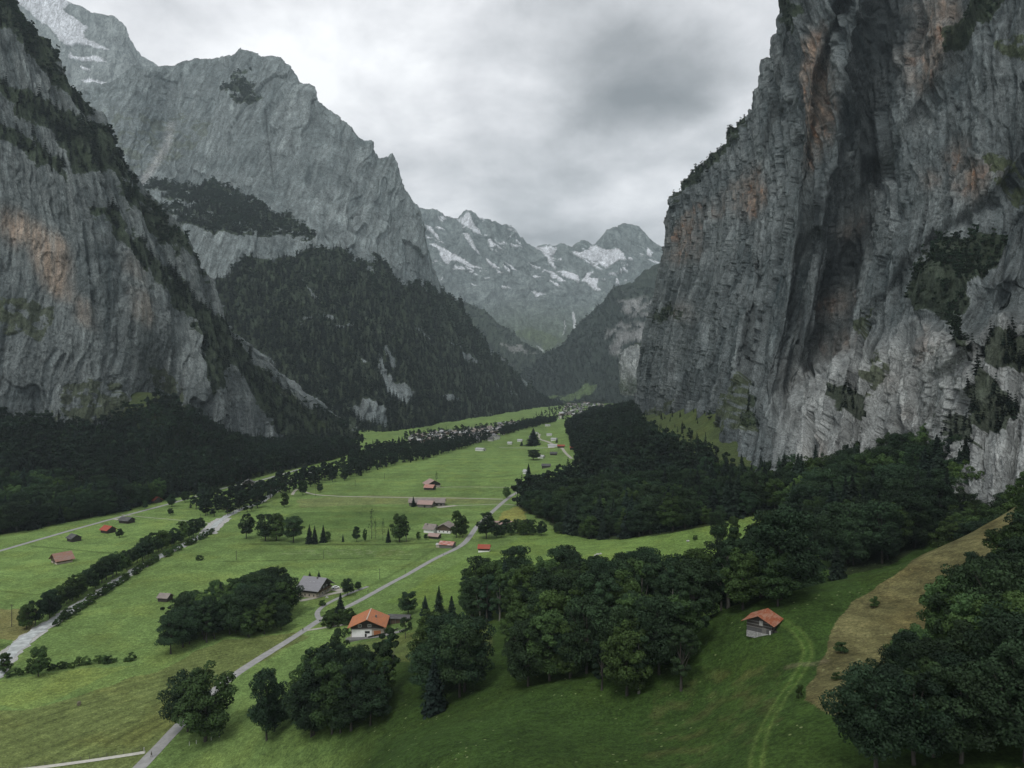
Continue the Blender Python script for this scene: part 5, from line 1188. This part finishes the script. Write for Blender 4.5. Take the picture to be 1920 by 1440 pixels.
# utility poles
POLE = flat_mat('pole_wood', (.07, .065, .055), .95)
def pole_meshes():
    a = mesh_py('mast', *tube([(0, 0, -.5), (0, 0, 9)], [.17, .11], 8), POLE); b = mesh_py('crossarm', *bxv(-.8, .8, -.06, .06, 8.3, 8.45), POLE); return a, b
PM = pole_meshes()
for (u, v, hp, lab) in [(22,1175,42,'wooden pole farthest left near the river corner'),(288,1040,26,'wooden pole left of the river belt in the left meadow'),(443,1050,18,'wooden pole in the meadow right of the river belt'),(607,1047,15,'wooden pole in the middle meadow above the grey farmhouse'),
    (592,931,18,'wooden pole beside the start of the pale cross track'),(666,912,12,'wooden pole in the upper field right of the track start'),(721,899,12,'wooden pole highest in the big green field'),(712,1086,20,'wooden pole between the road and the grey farmhouse meadow'),
    (376,979,15,'wooden pole by the gravel patch of the river'),(958,833,10,'wooden pole by the tree belt in the far field')]:
    p = at(u, v); o = thing('utility_pole', lab, 'pole', p[0], p[1], 20, 'wooden utility poles across the valley floor'); s = hp*p[1]/1280/9; o.scale = (1, 1, s)
    link('mast', PM[0], o); link('crossarm', PM[1], o)
# fence along the pale path
FP = flat_mat('old_fence_wood', (.09, .085, .07), .95); WP = flat_mat('white_post', (.45, .45, .41), .9)
def fence(label, pts, sp, h, mat, rails=(.45, .85), r=.06, off=0, railm=None, plank=None):
    P = [at(*q) for q in pts]; L = [0]
    for a, b in zip(P[:-1], P[1:]): L.append(L[-1]+float(np.hypot(*(b-a))))
    n = int(L[-1]/sp)+1; o = thing('fence', label, 'fence', P[0][0], P[0][1]); base = o.location.copy(); tops = []
    for i in range(n+1):
        s = min(i*sp, L[-1]); k = min(max(int(np.searchsorted(L, s)), 1), len(P)-1); f = (s-L[k-1])/(L[k]-L[k-1]); q = P[k-1]+(P[k]-P[k-1])*f
        z = float(hz(q[0], q[1])); a = (q[0]-base.x, q[1]-base.y+off, z-base.z); tops.append(a)
        c, t = tube([(a[0], a[1], a[2]-.3), (a[0], a[1], a[2]+h)], [r, r*.9], 6); link('post', mesh_py('post', c, [tuple(w) for w in t]+[tuple(range(6, 12))], mat), o)
    for z in rails:
        c, t = tube([(a[0], a[1]-r, a[2]+z*h) for a in tops], [.02 if plank is None else plank]*len(tops), 4); link('rail', mesh_py('rail', c, t, railm or mat), o)
    return o
fence('wire fence with thin dark posts beside the pale path at lower left', [(0,1446),(70,1438),(140,1428),(215,1417),(268,1409)], 2.4, 1.25, FP, r=.07)
fence('dark plank fence with white posts below the orange-roofed farmhouse', [(690,1197),(708,1193),(728,1188),(746,1181)], 2.3, 1.0, WP, (.45, .75), .09, railm=DOORD, plank=.17)
for i, (u, v) in enumerate([(355,1398),(368,1395),(383,1391),(396,1388),(411,1382),(421,1364)]):
    p = at(u, v); o = thing('fence_post', 'short pale post under the huge roadside tree', 'post', p[0], p[1], 0, 'pale posts under the roadside tree')
    c, t = tube([(0, 0, -.2), (0, 0, 1.3)], [.09, .08], 6); link('post_shaft', mesh_py('post_shaft', c, [tuple(w) for w in t]+[tuple(range(6, 12))], WP), o)
# marker posts by the road
for (u, v, lab) in [(690,1111,'dark marker post beside the road above the grey farmhouse'),(760,1074,'dark marker post beside the middle of the long straight road'),(799,1050,'dark marker post just before the road bends to the lane houses'),(831,1041,'dark marker post below the patched-roof shed'),(810,1056,'dark marker post on the lower verge of the road'),(270,1410,'white post where the pale path meets the road')]:
    p = at(u, v); o = thing('marker_post', lab, 'post', p[0], p[1])
    c, t = tube([(0, 0, -.2), (0, 0, 1.5)], [.14, .1], 6); link('post_shaft', mesh_py('post_shaft', c, [tuple(w) for w in t]+[tuple(range(6, 12))], WP if 'white' in lab else FP), o)
# walkers on the road: one skinned body each
def person(label, u, v, rot, shirt, trousers):
    p = at(u, v); me = bpy.data.meshes.new('person')
    J = [((0,0,.95),.15),((0,0,1.15),.13),((0,0,1.38),.16),((0,0,1.50),.06),((0,-.02,1.60),.085),((0,-.02,1.72),.08),
         ((-.19,0,1.40),.06),((-.25,.05,1.12),.045),((-.24,-.12,.90),.035),((.19,0,1.40),.06),((.25,-.05,1.12),.045),((.24,.10,.90),.035),
         ((-.10,0,.88),.095),((-.11,-.14,.50),.065),((-.11,-.10,.08),.045),((-.11,-.26,.04),.035),((.10,0,.88),.095),((.11,.10,.50),.065),((.11,.26,.10),.045),((.11,.14,.04),.035)]
    E = [(0,1),(1,2),(2,3),(3,4),(4,5),(2,6),(6,7),(7,8),(2,9),(9,10),(10,11),(0,12),(12,13),(13,14),(14,15),(0,16),(16,17),(17,18),(18,19)]
    me.from_pydata([j[0] for j in J], E, []); o = link('person', me, label=label, category='person'); o.location = (p[0], p[1], float(hz(p[0], p[1]))+.12); o.rotation_euler = (0, 0, math.radians(rot))
    md = o.modifiers.new('skin', 'SKIN')
    for i, j in enumerate(J): me.skin_vertices[0].data[i].radius = (j[1], j[1])
    me.skin_vertices[0].data[0].use_root = True
    o.modifiers.new('sub', 'SUBSURF').levels = 1; me.materials.append(shirt)
    for nm, z0, z1, r, m_ in (('jacket', .98, 1.45, .21, shirt), ('hair', 1.66, 1.80, .10, FP)):
        c, t = tube([(0, 0, z0), (0, 0, (z0+z1)/2), (0, 0, z1)], [r, r*.95, r*.55], 10); link(nm, mesh_py(nm, c, [tuple(q) for q in t]+[tuple(range(20, 30))], m_), o)
    c, t = tube([(0, 0, 1.0), (0, 0, .7)], [.19, .2], 10); link('trousers', mesh_py('trousers', c, t, trousers), o)
person('person in dark clothes walking up the road at lower left', 284, 1420, 150, FP, FP)
person('person in dark clothes at the farm lane junction', 568, 1184, 20, FP, FP)
# boulders
def boulder(label, u, v, size, seed, group=None, mat=None):
    p = at(u, v); rs = np.random.RandomState(seed); V = []; F = []; n, m = 12, 8
    for j in range(m+1):
        for i in range(n):
            th = PI*j/m; ph = 2*PI*i/n; V.append((math.sin(th)*math.cos(ph), math.sin(th)*math.sin(ph)*.8, math.cos(th)*.62))
    V = np.array(V); V *= (1+.28*pnoise(V[:, 0]*1.6+seed, V[:, 1]*1.6, V[:, 2]*1.6)+.1*pnoise(V[:, 0]*5, V[:, 1]*5+seed, V[:, 2]*5))[:, None]*size
    for j in range(m):
        for i in range(n): F.append((j*n+i, (j+1)*n+i, (j+1)*n+(i+1) % n, j*n+(i+1) % n))
    o = link('boulder', mesh_py('boulder', V, F, mat or STONE), None, label=label, category='boulder'); o.location = (p[0], p[1], float(hz(p[0], p[1]))+size*.2)
    if group: o['group'] = group
for i, (u, v, s) in enumerate([(1108,1050,.9),(1112,1046,.8),(1116,1042,.9),(1121,1040,1.1),(1126,1039,.9)]): boulder('pale boulder in the short row on the meadow edge', u, v, s, i, 'row of pale boulders')
boulder('white limestone block in the upper meadow near the dark bush', 1290, 1015, 1.0, 9); boulder('pale rock in the meadow gap behind the barn copse', 1506, 1020, 1.2, 10)
boulder('grey slab beside the grey farmhouse lawn', 613, 1121, .9, 12); boulder('small pale stone in the front meadow near the right wood', 1568, 1332, .5, 13)
# ------------------------------------------------------------------ haze
def haze():
    m = bpy.data.materials.new('haze'); m.use_nodes = True; t = NT(m.node_tree); t.n.clear()
    v = t.new('ShaderNodeVolumePrincipled'); v.inputs['Density'].default_value = HAZE_DENSITY; v.inputs['Color'].default_value = (.74, .90, .97, 1); v.inputs['Anisotropy'].default_value = 0.0
    t.l.new(v.outputs[0], t.new('ShaderNodeOutputMaterial').inputs['Volume'])
    x0, x1, y0, y1, z0, z1 = -20000, 20000, -900, 14500, -6, 3900
    V = np.array([(x, y, z) for z in (z0, z1) for y in (y0, y1) for x in (x0, x1)], float)
    F = np.array([(0, 2, 3, 1), (4, 5, 7, 6), (0, 1, 5, 4), (2, 6, 7, 3), (0, 4, 6, 2), (1, 3, 7, 5)])
    link('haze', mesh_np('haze', V, F, m), kind='stuff', label='thin grey-blue air filling the valley')
HAZE_DENSITY = 4.1e-5
haze()
